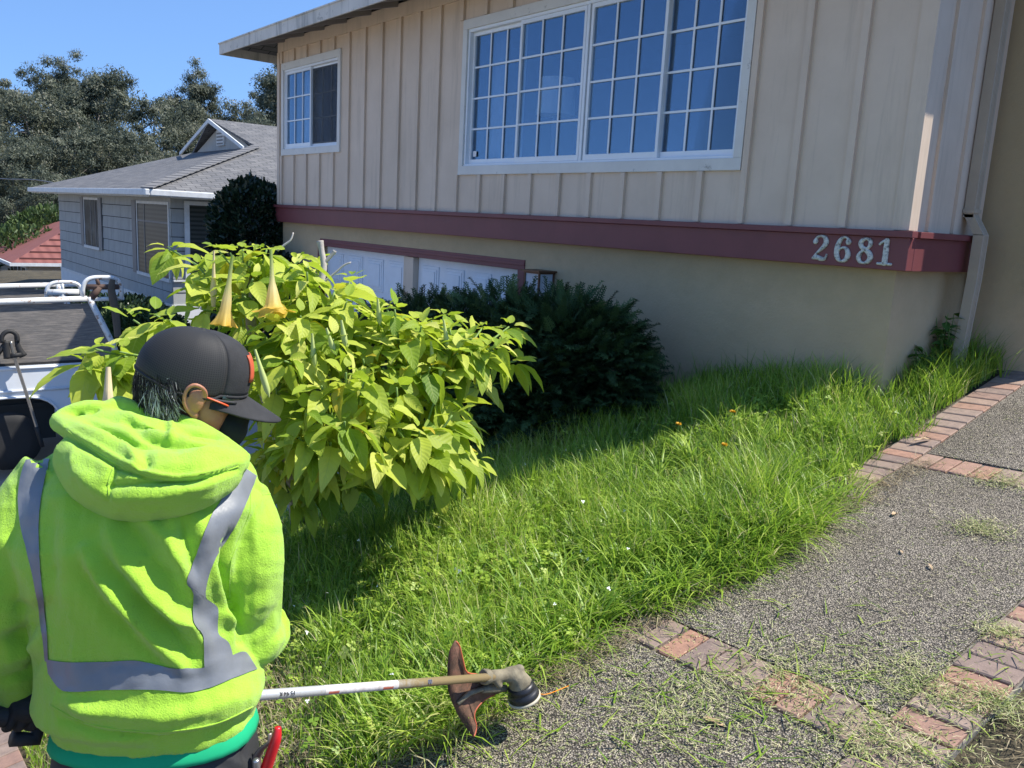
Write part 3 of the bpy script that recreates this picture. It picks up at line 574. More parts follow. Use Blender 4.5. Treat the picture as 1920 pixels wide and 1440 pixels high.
# ================================================================ TREES, HEDGES
def leafmat(name,stops,tr=.3,rough=.55,spec=.35,trcol=None):
    m=MT(name,(.1,.2,.05),rough,0,spec); c=m.ramp(m.attr(),stops); m.set('Base Color',c)
    m.translucent(c if trcol is None else m.ramp(m.attr(),trcol),tr); return m.m
M_euc=leafmat('eucalyptus_leaves',[(0,(.050,.064,.044)),(.4,(.088,.105,.070)),(.75,(.15,.165,.105)),(1,(.30,.29,.21))],.35)
M_bark=MT('eucalyptus_bark',(.3,.27,.23),.9); M_bark.vary((.16,.13,.11),(.42,.38,.33),2)
QT=np.array([[-.5,0,0],[.5,0,0],[.32,1,.1],[-.32,1,.1]]); QF=np.array([[0,1,2,3]])
def tree_mesh(seed,hgt,wid,nclump,nleaf,leaf):
    r=np.random.default_rng(seed); V=[];F=[]
    wood=MB(); tops=[]
    ntr=r.integers(1,4)
    for t in range(ntr):
        b0=np.array([r.normal(0,.5),r.normal(0,.5),0]); tip=np.array([r.normal(0,wid*.3),r.normal(0,wid*.3),hgt*r.uniform(.8,.97)])
        mid=b0*.5+tip*.5+r.normal(0,.5,3); pts=spline([b0,mid,tip],10); wood.tube(pts,np.linspace(.28,.04,10),7)
        for q in range(9):
            i=r.integers(4,10); p=pts[min(i,9)]; an=r.uniform(0,6.28); l=r.uniform(.25,.6)*wid*(1.15-i/12); e=p+np.array([math.cos(an)*l,math.sin(an)*l,r.uniform(.3,1.2)*l*.8]); wood.tube(spline([p,(p+e)/2+[0,0,-.1*l],e],6),np.linspace(.07,.015,6),5); tops.append(e)
        tops.append(tip)
    pos=[];up=[];rd=[]
    for c in range(nclump):
        base=tops[r.integers(len(tops))]; cc=base+r.normal(0,1,3)*[wid*.13,wid*.13,hgt*.045]; cr=r.uniform(.5,1.5)*wid*.13
        if r.random()<.35: cc[2]-=r.uniform(0,.35)*hgt
        n=nleaf; d=r.normal(0,1,(n,3)); d/=np.linalg.norm(d,axis=1)[:,None]; p=cc+d*cr*(r.random((n,1))**.75)*[1,1,.75]
        pos.append(p); up.append(d+[0,0,.4]); rd.append(np.clip(.5*r.random()+.5*r.random(n)+.12*(d[:,2]),0,1))
    pos=np.concatenate(pos);up=np.concatenate(up);rd=np.concatenate(rd); N=len(pos)
    f=r.normal(0,1,(N,3)); f[:,2]-=1.0
    return wood,pos,f,up,rd,leaf*r.uniform(.6,1.4,N)
def make_tree(name,label,seed,loc,hgt,wid,ncl,nl,leaf,mat,scale=1):
    root=empty(name,(0,0,0)); wood,pos,f,up,rd,ls=tree_mesh(seed,hgt,wid,ncl,nl,leaf)
    wood.build('trunk',M_bark.m,root,True); scatter('crown',QT,QF,None,pos,f,up+1e-3,np.stack([ls*.45,ls,ls],1),mat,root,rnd=rd); root.location=loc; tag(root,label,'tree','eucalyptus trees on the slope behind the houses'); root['adopted']=1
    return root
protos=[make_tree('eucalyptus_tree','tall grey-green eucalyptus standing in the wood behind the houses',40+q,(0,0,0),[19,16,21,15][q],[8.5,7.5,7.5,8][q],[150,125,150,135][q],300,.19,M_euc) for q in range(4)]
# place: (photo column, distance, top height row) -> scale so that the top matches
places=[(20,78,128,0),(75,86,110,2),(130,74,118,0),(170,84,128,2),(215,80,138,1),(262,76,158,3),(300,88,172,1),(345,84,182,3),(380,80,205,0),(440,95,138,2),(492,88,118,0),(530,84,126,1),(-30,84,130,1),(48,66,225,3),(105,64,240,1),(160,66,245,0),(215,64,255,3),(268,70,240,1),(320,68,250,0),(372,66,255,3),(415,78,230,1),(455,74,215,3),(505,72,225,1),(10,60,270,1),(75,52,330,1),(30,50,345,3),(130,54,320,1)]
used=set()
for i,(px,d,py,k) in enumerate(places):
    t=protos[k] if k not in used else copy_tree(protos[k]); used.add(k)
    top=P(px,py,d); base=-6+.06*max(0,d-60); hh_=top[2]-base; h0=[19,16,21,15][k]*1.09
    t.location=(top[0],top[1],base); s=hh_/h0; t.scale=(max(.6,min(1.15,s*1.0)),max(.6,min(1.15,s)),s); t.rotation_euler=(0,0,i*1.37)
    row='front' if d<62 else ('middle' if d<73 else 'rear'); rk=sorted(q[0] for q in places if ('front' if q[1]<62 else ('middle' if q[1]<73 else 'rear'))==row).index(px)
    t['label']='%s eucalyptus in the %s row of the wood, %s from the left'%(['broad grey-green','short rounded','tall open-crowned','slim grey-green'][k],row,['first','second','third','fourth','fifth','sixth','seventh','eighth','ninth','tenth','eleventh','twelfth','thirteenth','fourteenth','fifteenth','sixteenth'][rk])
# hedges / round bushes near the neighbour
M_hedge=leafmat('hedge_leaves',[(0,(.022,.045,.012)),(.5,(.05,.09,.025)),(1,(.12,.17,.045))],.25)
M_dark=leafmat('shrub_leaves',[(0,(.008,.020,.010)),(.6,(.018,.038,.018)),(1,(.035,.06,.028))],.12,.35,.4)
M_bark2=simple('bark',(.12,.09,.065),.9,bump=.4)
def bush(name,label,c,r,n,leaf,mat,seed,cat='bush',asp=.5,stem=True):
    rr=np.random.default_rng(seed); d=rr.normal(0,1,(n,3)); d/=np.linalg.norm(d,axis=1)[:,None]
    lump=1+.10*vnoise(d[:,0]*3+seed,d[:,1]*3+d[:,2]*2,1.5); p=np.array(c)+d*np.array(r)*(lump*(1-.35*rr.random(n)**2.2))[:,None]
    root=empty(name,(c[0],c[1],c[2]-r[2])); tag(root,label,cat)
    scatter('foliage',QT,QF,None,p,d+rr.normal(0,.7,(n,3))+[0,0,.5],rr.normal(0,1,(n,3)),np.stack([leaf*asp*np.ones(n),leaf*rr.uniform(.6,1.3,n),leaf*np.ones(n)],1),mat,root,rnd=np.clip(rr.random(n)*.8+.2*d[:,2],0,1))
    if stem:
        b=MB()
        for q in range(6):
            a=q*1.05; e=np.array(c)+np.array([math.cos(a)*r[0]*.6,math.sin(a)*r[1]*.6,r[2]*.3]); s0=np.array([c[0]+.1*math.cos(a),c[1]+.1*math.sin(a),c[2]-r[2]-.1]); b.tube(spline([s0,(s0+e)/2+[0,0,.1],e],6),np.linspace(.05,.012,6)*max(.6,min(r)),6)
        b.build('stem',M_bark2,root,True)
    return root
c=P(115,560,16.5); bush('round_bush','clipped dark round bush in front of the white foundation of the grey house',(c[0],c[1],c[2]-.55),(1.0,1.0,.75),9000,.09,M_dark,1)
c=P(70,565,18); bush('round_bush','smaller dark bush left of the clipped round one, by the tan siding',(c[0],c[1],c[2]-.45),(.7,.7,.6),6000,.09,M_dark,2)
c=P(262,590,13.5); bush('hedge_bush','sunlit green bush at the corner of the grey house behind the truck',(c[0],c[1],c[2]-.5),(.8,.8,.6),9000,.08,M_hedge,3)
c=P(235,560,15.3); bush('hedge_bush','low dark hedge bush between the truck and the grey house wall',(c[0],c[1],c[2]-.55),(1.3,.9,.6),8000,.08,M_dark,33)
c=P(35,410,44); bush('yellow_green_bush','yellow-green bush above the red tiled roof',(c[0],c[1],c[2]-2.6),(2.8,3.,2.2),5000,.22,M_hedge,4)
c=P(88,425,48); bush('yellow_green_bush','darker green bush touching the corner of the grey house above the red roof',(c[0],c[1],c[2]-1.6),(2.0,2.4,2.6),5000,.24,M_hedge,5)
# large dark shrub at the left corner of the house
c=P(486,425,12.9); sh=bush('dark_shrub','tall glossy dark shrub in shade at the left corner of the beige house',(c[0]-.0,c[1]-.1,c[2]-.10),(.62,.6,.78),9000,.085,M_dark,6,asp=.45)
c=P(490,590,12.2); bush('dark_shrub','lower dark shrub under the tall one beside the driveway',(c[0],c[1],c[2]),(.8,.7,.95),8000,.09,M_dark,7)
# overhead cable
b=MB(); p0=P(-60,320,55); p1=P(64,337,45); p2=P(110,345,42); b.tube(spline([p0,(p0+p1)/2-[0,0,.2],p1,p2],24),.03,6); tag(b.build('overhead_cable',simple('cable',(.2,.2,.2),.6),None),'thin grey utility cable crossing in front of the eucalyptus wood at the left edge','cable')
# ================================================================ LAWN
M_grass=leafmat('grass_blades',[(0,(.075,.145,.018)),(.3,(.17,.31,.032)),(.6,(.33,.50,.050)),(.84,(.52,.64,.11)),(.93,(.58,.56,.24)),(1,(.62,.55,.34))],.46,.45,.5)
M_straw=leafmat('dry_grass',[(0,(.16,.12,.07)),(.5,(.34,.27,.16)),(1,(.52,.45,.30))],.2,.8,.2)
M_clip=leafmat('cut_grass',[(0,(.12,.18,.04)),(.4,(.30,.36,.10)),(.7,(.52,.52,.25)),(1,(.68,.60,.38))],.25,.6,.3)
def lawn_ok(x,y):
    edge=-2.10+.05*np.sin(y*2.3)+.04*np.sin(y*5.1)+.09*np.exp(-((y-3.1)/.4)**2)+.035*np.sin(y*13)+.02*np.sin(y*31)+.06*np.exp(-((y-1.9)/.25)**2)-.16*sstep(3.7,4.4,y)
    a=(x<edge)&(x>-6.6)&(y>YE+.02)&(y<5.16); b=(x>-2.66)&(x<-2.36)&(y>5.15)&(y<6.12)
    return a|b
N=250000; gx_=rng.uniform(-6.6,-1.9,N); gy_=rng.uniform(.2,6.15,N)
vis=rng.random(N)<np.where(gx_<-4.6,.35,1.0); ok=lawn_ok(gx_,gy_)&vis; gx_=gx_[ok];gy_=gy_[ok]
cl=.5+.5*np.clip(vnoise(gx_,gy_,2.6),-1,1); cl2=.5+.5*np.clip(vnoise(gx_+9,gy_-4,7),-1,1)
mown=sstep(1.28,.92,gy_+.30*(gx_+2.0))*sstep(-4.5,-3.2,gx_)      # strip already trimmed, around the worker's feet
L=(.065+.175*cl**1.3+.08*cl2+.07*np.exp(-((gx_+2.35)/.3)**2-((gy_-3.25)/.55)**2))*rng.uniform(.55,1.25,len(gx_)); L=L*(1-.72*mown); L=L*(1+.35*np.exp(-((gx_+2.15)/.18)**2)*(gy_>1.6)*(gy_<3.9)); L=L*(1-.45*sstep(4.3,5.0,gy_)*0)
keep=rng.random(len(gx_))<(.5+.5*cl2)*(1-.25*mown); keep&=~((vnoise(gx_*1.3+3,gy_*1.3,3)>.80)&(rng.random(len(gx_))<.7)); keep&=~((gy_>3.6)&(gy_<4.25)&(gx_>-2.32+.05*vnoise(gx_,gy_,9))&(rng.random(len(gx_))<.8))
gx_,gy_,L,cl,cl2,mown=[q[keep] for q in (gx_,gy_,L,cl,cl2,mown)]; n=len(gx_)
edgeout=np.exp(-((gx_+2.12)/.12)**2)*(gy_<4.0)
ang=np.where(rng.random(n)<.65*edgeout,rng.normal(-.5,.7,n),rng.uniform(0,6.28,n)); W=rng.uniform(.0030,.0080,n)*(1+.7*(rng.random(n)<.14)+.35*edgeout)
lean=np.abs(rng.normal(.16,.18,n))+.25*edgeout; bend=rng.uniform(.2,1.5,n)+.9*edgeout*rng.random(n)
rd=np.clip(.15+.42*cl+.25*rng.normal(0,1,n)*.8+.1*cl2,0,.90); rd=rd+.22*np.clip(vnoise(gx_*1.0-2,gy_*1.0+5,1.9),-1,1); rd=np.clip(rd,0,.9); rd=np.where(rng.random(n)<.06+.35*mown*(rng.random(n)<.6),rng.uniform(.9,1,n),rd); rd=rd+.0
gb=np.stack([gx_,gy_,H(gx_,gy_)-.004],1)
o=ribbons('lawn_grass',gb,ang,L,W,lean,bend,M_grass,seg=4,rnd=rd); tag(o,kind='stuff')
# a few wide, drooping weed-grass tufts at the lawn edge and along the wall
def tufts(name,cent,nb,L0,W0,mat=M_grass,seg=6,rlo=.25,rhi=.8,ben=(1.2,2.3)):
    X=[];A=[];LL=[];WW=[];LE=[];BE=[];R=[]
    for (x,y) in cent:
        k=nb; a=rng.uniform(0,6.28,k); r=rng.random(k)*.03; X.append(np.stack([x+r*np.cos(a),y+r*np.sin(a),H(x+0*a,y+0*a)],1)); A.append(a+rng.normal(0,.3,k)); LL.append(L0*rng.uniform(.5,1.15,k)); WW.append(W0*rng.uniform(.6,1.3,k)); LE.append(np.abs(rng.normal(.25,.15,k))); BE.append(rng.uniform(*ben,k)); R.append(rng.uniform(rlo,rhi,k))
    c=np.concatenate; return ribbons(name,c(X),c(A),c(LL),c(WW),c(LE),c(BE),mat,seg=seg,rnd=c(R),twist=rng.normal(0,.25,sum(map(len,A))))
ce=[(-2.17+rng.normal(0,.05),y+rng.normal(0,.03)) for y in np.arange(1.45,3.95,.07)]+[(rng.uniform(-2.6,-2.02),rng.normal(3.1,.34)) for _ in range(130)]+[(rng.uniform(-3.2,-2.2),rng.uniform(1.5,4.3)) for _ in range(70)]
tag(tufts('coarse_grass',ce,17,.33,.0088,seg=7),kind='stuff')
ce=[(x,5.11+rng.normal(0,.02)) for x in np.arange(-4.4,-2.7,.11)]+[(-2.55+rng.uniform(-.05,.18),rng.uniform(5.3,6.1)) for _ in range(26)]+[(rng.uniform(-2.6,-2.3),6.05) for _ in range(14)]
tag(tufts('wall_side_grass',ce,14,.34,.006,ben=(.4,1.4),rlo=.1,rhi=.6),kind='stuff')
# clover and small herbs
tri=[];trf=[]
for q in range(3):
    a=q*2.094; c_,s_=math.cos(a),math.sin(a); o_=len(tri)
    for (u,v,z) in ((0,0,0),(-.42,.5,.1),(0,.95,.0),(.42,.5,.1)): tri.append((u*c_-v*s_,u*s_+v*c_,z))
    trf.append((o_,o_+1,o_+2,o_+3))
n=26000; x=rng.uniform(-5.2,-2.15,n); y=rng.uniform(.6,5.0,n); dens=.10+.9*np.exp(-(((x+2.9)/.55)**2+((y-2.2)/.5)**2))+.35*(vnoise(x,y,3)>.5); k=(rng.random(n)<dens)&lawn_ok(x,y); x=x[k];y=y[k];n=len(x)
cl=.5+.5*np.clip(vnoise(x,y,2.6),-1,1)
tag(scatter('clover',tri,trf,None,np.stack([x,y,H(x,y)+.05+.14*cl*rng.uniform(.5,1.1,n)],1),np.stack([rng.normal(0,1,n),rng.normal(0,1,n),rng.normal(0,.3,n)],1),np.stack([rng.normal(0,.5,n),rng.normal(0,.5,n),np.ones(n)],1),rng.uniform(.013,.030,n),M_grass,rnd=rng.uniform(.3,.88,n)),kind='stuff')
# small white wild flowers
M_wfl=simple('white_petals',(.75,.78,.72),.6); n=46; x=rng.uniform(-3.6,-2.2,n);y=rng.uniform(.9,3.4,n)
tag(scatter('white_wildflowers',tri,trf,None,np.stack([x,y,H(x,y)+.17+.05*rng.random(n)],1),rng.normal(0,1,(n,3)),rng.normal(0,1,(n,3))+[0,0,1],rng.uniform(.007,.013,n),M_wfl),kind='stuff')
# dry matted stubble on the trimmed patch and along the slab edge
n=9000; x=rng.uniform(-3.0,-1.75,n); y=rng.uniform(.1,1.75,n); k=(rng.random(n)<sstep(1.30,.90,y+.30*(x+2.0)))&(x<-2.03+.1*rng.random(n)); x=x[k];y=y[k];n=len(x)
x2=-2.06+rng.normal(0,.045,2600); y2=rng.uniform(1.2,4.6,2600); x=np.concatenate([x,x2]);y=np.concatenate([y,y2]);n=len(x)
tag(ribbons('dry_stubble',np.stack([x,y,np.maximum(H(x,y),np.where(x>-2.12,G(x,y),-9))+.008+.02*rng.random(n)],1),rng.uniform(0,6.28,n),rng.uniform(.03,.13,n),rng.uniform(.0015,.003,n),rng.uniform(1.1,1.6,n),rng.normal(0,.5,n),M_straw,seg=3),kind='stuff')
# grass clippings on the path
n=70000; x=rng.uniform(-2.15,-.80,n); y=rng.uniform(.3,5.6,n); pn=.5+.5*np.clip(vnoise(x*1.1,y*1.1,3),-1,1)
band=np.exp(-((y-(2.2+.35*(x+1.1)))/.35)**2)*1.0+.8*sstep(2.3,1.4,y)+.35*np.exp(-((x+1.15)/.22)**2)+.5*np.exp(-((x+1.95)/.1)**2)
k=rng.random(n)<np.clip((.10+.60*band*(pn**1.3)+.35*(vnoise(x,y,6)>.95)),0,1)*(.45+.55*sstep(5,2.5,y)); x=x[k];y=y[k];n=len(x)
tag(ribbons('grass_clippings',np.stack([x,y,G(x,y)+.003+.006*rng.random(n)],1),rng.uniform(0,6.28,n),rng.gamma(1.8,.0072,n)+.004,rng.uniform(.0015,.0040,n),rng.uniform(1.35,1.62,n),rng.normal(0,.35,n),M_clip,seg=3,twist=rng.normal(0,.4,n)),kind='stuff')
# longer cut stalks and small heaps
x=np.concatenate([rng.uniform(-2.1,-.9,170),rng.normal(-1.5,.26,150)]); y=np.concatenate([rng.uniform(1.2,3.1,170),rng.normal(2.2,.24,150)]); n=len(x)
tag(ribbons('cut_stalks',np.stack([x,y,G(x,y)+.008],1),rng.uniform(0,6.28,n),rng.uniform(.03,.15,n),rng.uniform(.0035,.007,n),rng.uniform(1.3,1.5,n),rng.normal(.2,.3,n),M_grass,seg=6,rnd=rng.uniform(.2,.8,n),twist=rng.normal(0,.3,n)),kind='stuff')
hp=[(P(*q) ) for q in ()]
hx_=[];hy_=[]
for (px,py,s,k) in ((1840,995,.07,500),(1880,905,.08,520),(1480,1270,.16,900),(1250,1350,.12,500),(1500,960,.07,500),(1690,1260,.10,500),(1330,1300,.09,350),(1880,1190,.05,300),(1760,1310,.08,450),(1640,1400,.10,500),(1880,1330,.06,450),(1700,1400,.10,300),(1560,950,.06,300),(1610,905,.06,300)):
    g=PL(px,py,(-1.85,2.5,.12),(-.06,-.165,1)); hx_.append(g[0]+rng.normal(0,s,k)); hy_.append(g[1]+rng.normal(0,s*.8,k))
x=np.concatenate(hx_);y=np.concatenate(hy_);n=len(x)
tag(ribbons('clipping_heaps',np.stack([x,y,G(x,y)+.004+.018*rng.random(n)],1),rng.uniform(0,6.28,n),rng.uniform(.012,.055,n),rng.uniform(.002,.004,n),rng.uniform(1.1,1.6,n),rng.normal(0,.5,n),M_clip,seg=3),kind='stuff')
# dandelions
M_yel=simple('dandelion_petals',(.75,.42,.01),.6); M_stm=simple('flower_stem',(.12,.22,.04),.6)
for px,py,d,lab in ((1358,836,4.6,'yellow dandelion nearest the middle of the sunlit lawn'),(1272,797,5.0,'yellow dandelion at the shaded edge of the lawn near the juniper'),(1372,786,5.2,'orange-yellow dandelion in the far lawn below the stucco wall')):
    q=P(px,py,d); z0=HZ(q[0],q[1]); q[2]=max(q[2],z0+.16); f=empty('dandelion',(q[0],q[1],z0)); tag(f,lab,'flower',None)
    MB().tube([(q[0],q[1],z0),(q[0]+.004,q[1],(z0+q[2])/2),q],.002,6).build('stem',M_stm,f)
    n=60; a=rng.uniform(0,6.28,n); scatter('petals',QT,QF,None,np.tile(q,(n,1)),np.stack([np.cos(a),np.sin(a),rng.uniform(.1,1.2,n)],1),np.tile([0.,0,1.],(n,1))+rng.normal(0,.1,(n,3)),np.stack([np.full(n,.005),np.full(n,.021),np.full(n,.01)],1),M_yel,f)
# leafy weeds by the corner and the downspout
def weed(label,px,py,d,hgt,nst,seed,yellow=False):
    r=np.random.default_rng(seed); q=P(px,py,d); z0=HZ(q[0],q[1]); root=empty('tall_weed',(q[0],q[1],z0)); tag(root,label,'weed'); b=MB(); ps=[];fs=[]
    for s in range(nst):
        a=r.uniform(0,6.28); tip=np.array([q[0]+math.cos(a)*.1*r.random(),q[1]+math.sin(a)*.1*r.random(),z0+hgt*r.uniform(.6,1)]); pts=spline([(q[0]+.02*math.cos(a),q[1]+.02*math.sin(a),z0),(q[0]+.04*math.cos(a),q[1]+.04*math.sin(a),z0+hgt*.4),tip],9); b.tube(pts,np.linspace(.005,.002,9),5)
        for k in range(14):
            t=pts[r.integers(0,9)]; ps.append(t); aa=r.uniform(0,6.28); fs.append((math.cos(aa),math.sin(aa),r.uniform(-.3,.5)))
        if yellow and s==0:
            n=24; aa=r.uniform(0,6.28,n); scatter('flower_head',QT,QF,None,np.tile(tip,(n,1)),np.stack([np.cos(aa),np.sin(aa),.6+0*aa],1),np.tile([0.,0,1.],(n,1))+.01,np.stack([np.full(n,.01),np.full(n,.022),np.full(n,.01)],1),M_yel,root)
    b.build('stem',M_stm,root); ps=np.array(ps);fs=np.array(fs); scatter('leaves',*LEAF,ps,fs,np.tile([0.,0,1.],(len(ps),1))+r.normal(0,.3,(len(ps),3)),r.uniform(.05,.11,len(ps)),M_weed,root)
# ---------------------------------------------------------------- broad leaf template (ovate, folded on the midrib, drooping)
def leaf_template(nu=5,nv=9,wid=.46,droop=.32,fold=.14,wave=.02):
    V=[];U=[];F=[]
    for j in range(nv):
        t=j/(nv-1); w=wid*.5*(math.sin(math.pi*min(1,t**.72))**.85)*(1 if t<1 else 0)+.004
        for i in range(nu):
            s=(i/(nu-1))*2-1; x=s*w; y=t-.12*droop*t*t; z=-droop*t*t+fold*abs(s)*w*2-.25*fold*s*s*w+wave*math.sin(t*17+ (2 if s>0 else 0))*abs(s)
            V.append((x,y,z)); U.append((s*.5+.5,t))
    for j in range(nv-1):
        for i in range(nu-1): a=j*nu+i; F.append((a,a+1,a+nu+1,a+nu))
    return np.array(V),np.array(F),np.array(U)
LEAF=leaf_template(3,5)
M_weed=leafmat('weed_leaves',[(0,(.04,.10,.02)),(1,(.12,.24,.04))],.3)
weed('tall leafy weed with a yellow flower head against the wall corner',1768,672,5.75,.42,7,1,True)
weed('low leafy weed at the foot of the stucco corner',1728,690,5.6,.28,6,2)
weed('dark grassy weed right of the downspout foot',1860,650,6.25,.32,7,3)
# ================================================================ YELLOW-FLOWERED SHRUB
m=MT('angel_leaf',(.2,.3,.05),.55,0,.3); base=m.ramp(m.attr(),[(0,(.11,.21,.02)),(.25,(.23,.35,.03)),(.6,(.52,.59,.075)),(.93,(.76,.74,.20)),(.97,(.60,.46,.04)),(1,(.62,.48,.05))])
uv=m.n('ShaderNodeUVMap').outputs[0]; sp=m.n('ShaderNodeSeparateXYZ'); m.nt.links.new(uv,sp.inputs[0]); U_,V_=sp.outputs[0],sp.outputs[1]
du=m.math('ABSOLUTE',m.math('SUBTRACT',U_,.5)); rib=m.math('LESS_THAN',du,.022)
vv=m.math('FRACT',m.math('MULTIPLY',m.math('SUBTRACT',V_,m.math('MULTIPLY',du,.42)),9.)); vein=m.math('LESS_THAN',m.math('ABSOLUTE',m.math('SUBTRACT',vv,.5)),.055)
vm=m.math('MAXIMUM',rib,m.math('MULTIPLY',vein,.6)); c=m.mix(m.math('MULTIPLY',vm,.55),base,(.42,.50,.12)); sp2=m.noise(38,3); c=m.mix(m.ramp(sp2,[(.70,(0,0,0)),(.73,(1,1,1))]),c,(.18,.12,.03))
m.set('Base Color',c); m.bump(m.math('ABSOLUTE',m.math('SUBTRACT',vv,.5)),.35,.006); m.translucent(m.mix(.5,c,(.55,.72,.04)),.45); M_ang=m.m
BL=[leaf_template(5,9,.46,.30,.16,.012),leaf_template(5,9,.40,.55,.22,.02),leaf_template(5,9,.52,.12,.10,.015)]
M_stem=MT('shrub_bark',(.3,.26,.2),.85); M_stem.vary((.17,.14,.10),(.36,.32,.25),20); M_stem.bump(M_stem.noise(60,5),.5,.004); M_stem=M_stem.m
M_gst=simple('green_stem',(.16,.26,.05),.6)
def on_ground(px,py,d0=3.):
    q=P(px,py,d0)
    while q[2]>HZ(q[0],q[1]) and d0<12: d0+=.02; q=P(px,py,d0)
    return q
BG=on_ground(556,985); print('shrub base',BG)
ang_pl=empty('flowering_shrub',tuple(BG)); tag(ang_pl,'large sunlit yellow-green shrub with big pointed leaves and hanging yellow trumpet flowers','shrub')
poly0=np.array([(345,470),(370,438),(430,425),(500,430),(560,450),(610,505),(680,530),(735,545),(770,570),(850,580),(905,600),(975,625),(968,665),(915,690),(870,735),(845,790),(915,832),(890,865),(850,905),(805,925),(740,885),(670,890),(600,905),(540,880),(500,820),(470,740),(430,680),(380,600),(340,540)])
poly=poly0+np.where(np.arange(2)[None]==0,np.clip((640-poly0)*.16,-52,26),np.clip((660-poly0)*.25,-72,42))
def inside(x,y,pg):
    c=False; n=len(pg)
    for i in range(n):
        x0,y0=pg[i];x1,y1=pg[(i+1)%n]
        if (y0>y)!=(y1>y) and x<(x1-x0)*(y-y0)/(y1-y0)+x0: c=not c
    return c
def surf_d(px,py):   # distance of the crown's near side from the camera, a rounded mass
    return 3.95-.35*math.exp(-(((px-620)/170)**2+((py-760)/170)**2))+.0009*(px-600)*.25-.25*math.exp(-((py-900)/90)**2)+.15*math.exp(-((py-440)/70)**2)
tips=[]
tries=0
while len(tips)<112 and tries<20000:
    tries+=1; px,py=rng.uniform(340,980),rng.uniform(425,920)
    if not inside(px,py,poly): continue
    if any((px-a)**2+(py-b_)**2<36**2 for a,b_,_ in tips): continue
    if 700<px<790 and 700<py<760 and False: continue
    
    if (380<px<455 and 455<py<625) or (478<px<550 and 455<py<605): continue
    tips.append((px,py,surf_d(px,py)+rng.uniform(-.16,.22)))
for q in ((372,500),(500,468),(410,470),(455,468),(560,490),(915,655),(935,640),(885,635),(855,800),(845,770),(740,580),(838,622),(790,612),(650,565),(560,820),(620,830),(700,850),(770,850),(815,860)): tips.append((*q,surf_d(*q)+rng.uniform(-.05,.1)))
front=len(tips)
for q in ((520,830),(505,860),(545,850),(590,850),(530,870)): tips.append((*q,3.95+rng.uniform(0,.2)))
for q in ((180,655),(225,660),(250,600),(290,590),(205,700),(318,600),(165,680)): tips.append((*q,3.25 if q[0]<240 else 3.6))
back=[]
for (px,py,d) in tips[:front]:
    for _ in range(1 if rng.random()<.85 else 2): back.append((px+rng.normal(0,35),py+rng.normal(15,35),d+rng.uniform(.3,.75)))
for q in ((505,850,4.35),(530,880,4.4),(560,905,4.45),(595,900,4.4),(510,910,4.3),(545,940,4.4),(585,940,4.45),(625,915,4.4),(490,880,4.3),(660,905,4.45),(610,870,4.3),(530,830,4.35),(700,900,4.5)): back.append(q)
alltips=tips+back; bx,by=BG[0],BG[1]; z0=HZ(bx,by); T0=np.array([bx,by,z0-.03])
root_j=P(520,800,4.05); crown_j=P(468,560,4.15)
MB().tube(spline([T0,P(548,890,4.15),root_j,P(480,680,4.1),crown_j,P(470,500,4.15)],26),np.linspace(.04,.02,26),9).build('trunk',M_stem,ang_pl,True)
MB().tube(spline([T0,P(600,860,4.1),P(690,760,4.05),P(760,690,4.1)],18),np.linspace(.035,.014,18),8).build('limb',M_stem,ang_pl,True)
MB().tube(spline([P(600,535,4.2),P(607,500,4.2),P(603,470,4.2),P(600,452,4.2)],14),np.array([.019,.016,.014,.018]),9).build('cut_branch',simple('pruned_wood',(.42,.38,.33),.9,bump=.5),ang_pl,True)
MB().tube(spline([P(606,495,4.2),P(622,478,4.2),P(628,470,4.2)],6),np.array([.011,.009,.010]),7).build('cut_branch',simple('pruned_wood',(.42,.38,.33),.9),ang_pl,True)
for pts in (((600,535),(630,510),(645,497),(658,492)),((520,470),(535,458),(545,450),(550,436))): MB().tube(spline([P(*q,4.15) for q in pts],10),np.linspace(.007,.004,10),6).build('bare_twig',simple('bare_twig',(.45,.41,.36),.9),ang_pl,True)
nodes=[T0,root_j,crown_j,P(690,760,4.05),P(760,690,4.1),P(600,640,4.1),P(480,680,4.1),P(850,660,4.15),P(640,850,3.9),P(790,850,3.9)]
for a_,b_ in ((1,5),(3,4),(4,7),(3,8),(8,9),(5,4)): MB().tube(spline([nodes[a_],(nodes[a_]+nodes[b_])/2+rng.normal(0,.03,3),nodes[b_]],8),np.linspace(.02,.012,8),6).build('limb',M_stem,ang_pl,True)
LP_=[];LF_=[];LU_=[];LS_=[];LR_=[]; br=MB()
for (px,py,d) in alltips:
    t=P(px,py,d); nd=min(nodes[1:],key=lambda q:np.linalg.norm(q-t)+.5*max(0,q[2]-t[2])); out=t-nd; out/=np.linalg.norm(out)+1e-6
    mid=(nd+t)/2+np.array([0,0,-.04])+rng.normal(0,.02,3); pts=spline([nd,mid,t],9); br.tube(pts,np.linspace(.009,.0045,9),6)
    k=rng.integers(8,13)
    for q in range(k):
        a=q*2.4+rng.uniform(0,.5); h=rng.uniform(0,.10) if q>2 else 0; p=t-out*h*.8; up_=np.array([0,0,1.]); 
        f=np.array([math.cos(a),math.sin(a),0])+out*.35; f[2]=rng.uniform(-1.3,.25) if q>2 else rng.uniform(.15,.9); s=rng.uniform(.11,.22) if q>2 else rng.uniform(.06,.12)
        LP_.append(p+f/np.linalg.norm(f)*.03); LF_.append(f); LU_.append(up_+rng.normal(0,.28,3)); LS_.append(s)
        r_=rng.beta(2.2,2.0)*.9; 
        if rng.random()<.035: r_=.98
        LR_.append(r_)
br.build('branch',M_gst,ang_pl,True)
LP_,LF_,LU_,LS_,LR_=map(np.array,(LP_,LF_,LU_,LS_,LR_)); vt=rng.integers(0,3,len(LP_))
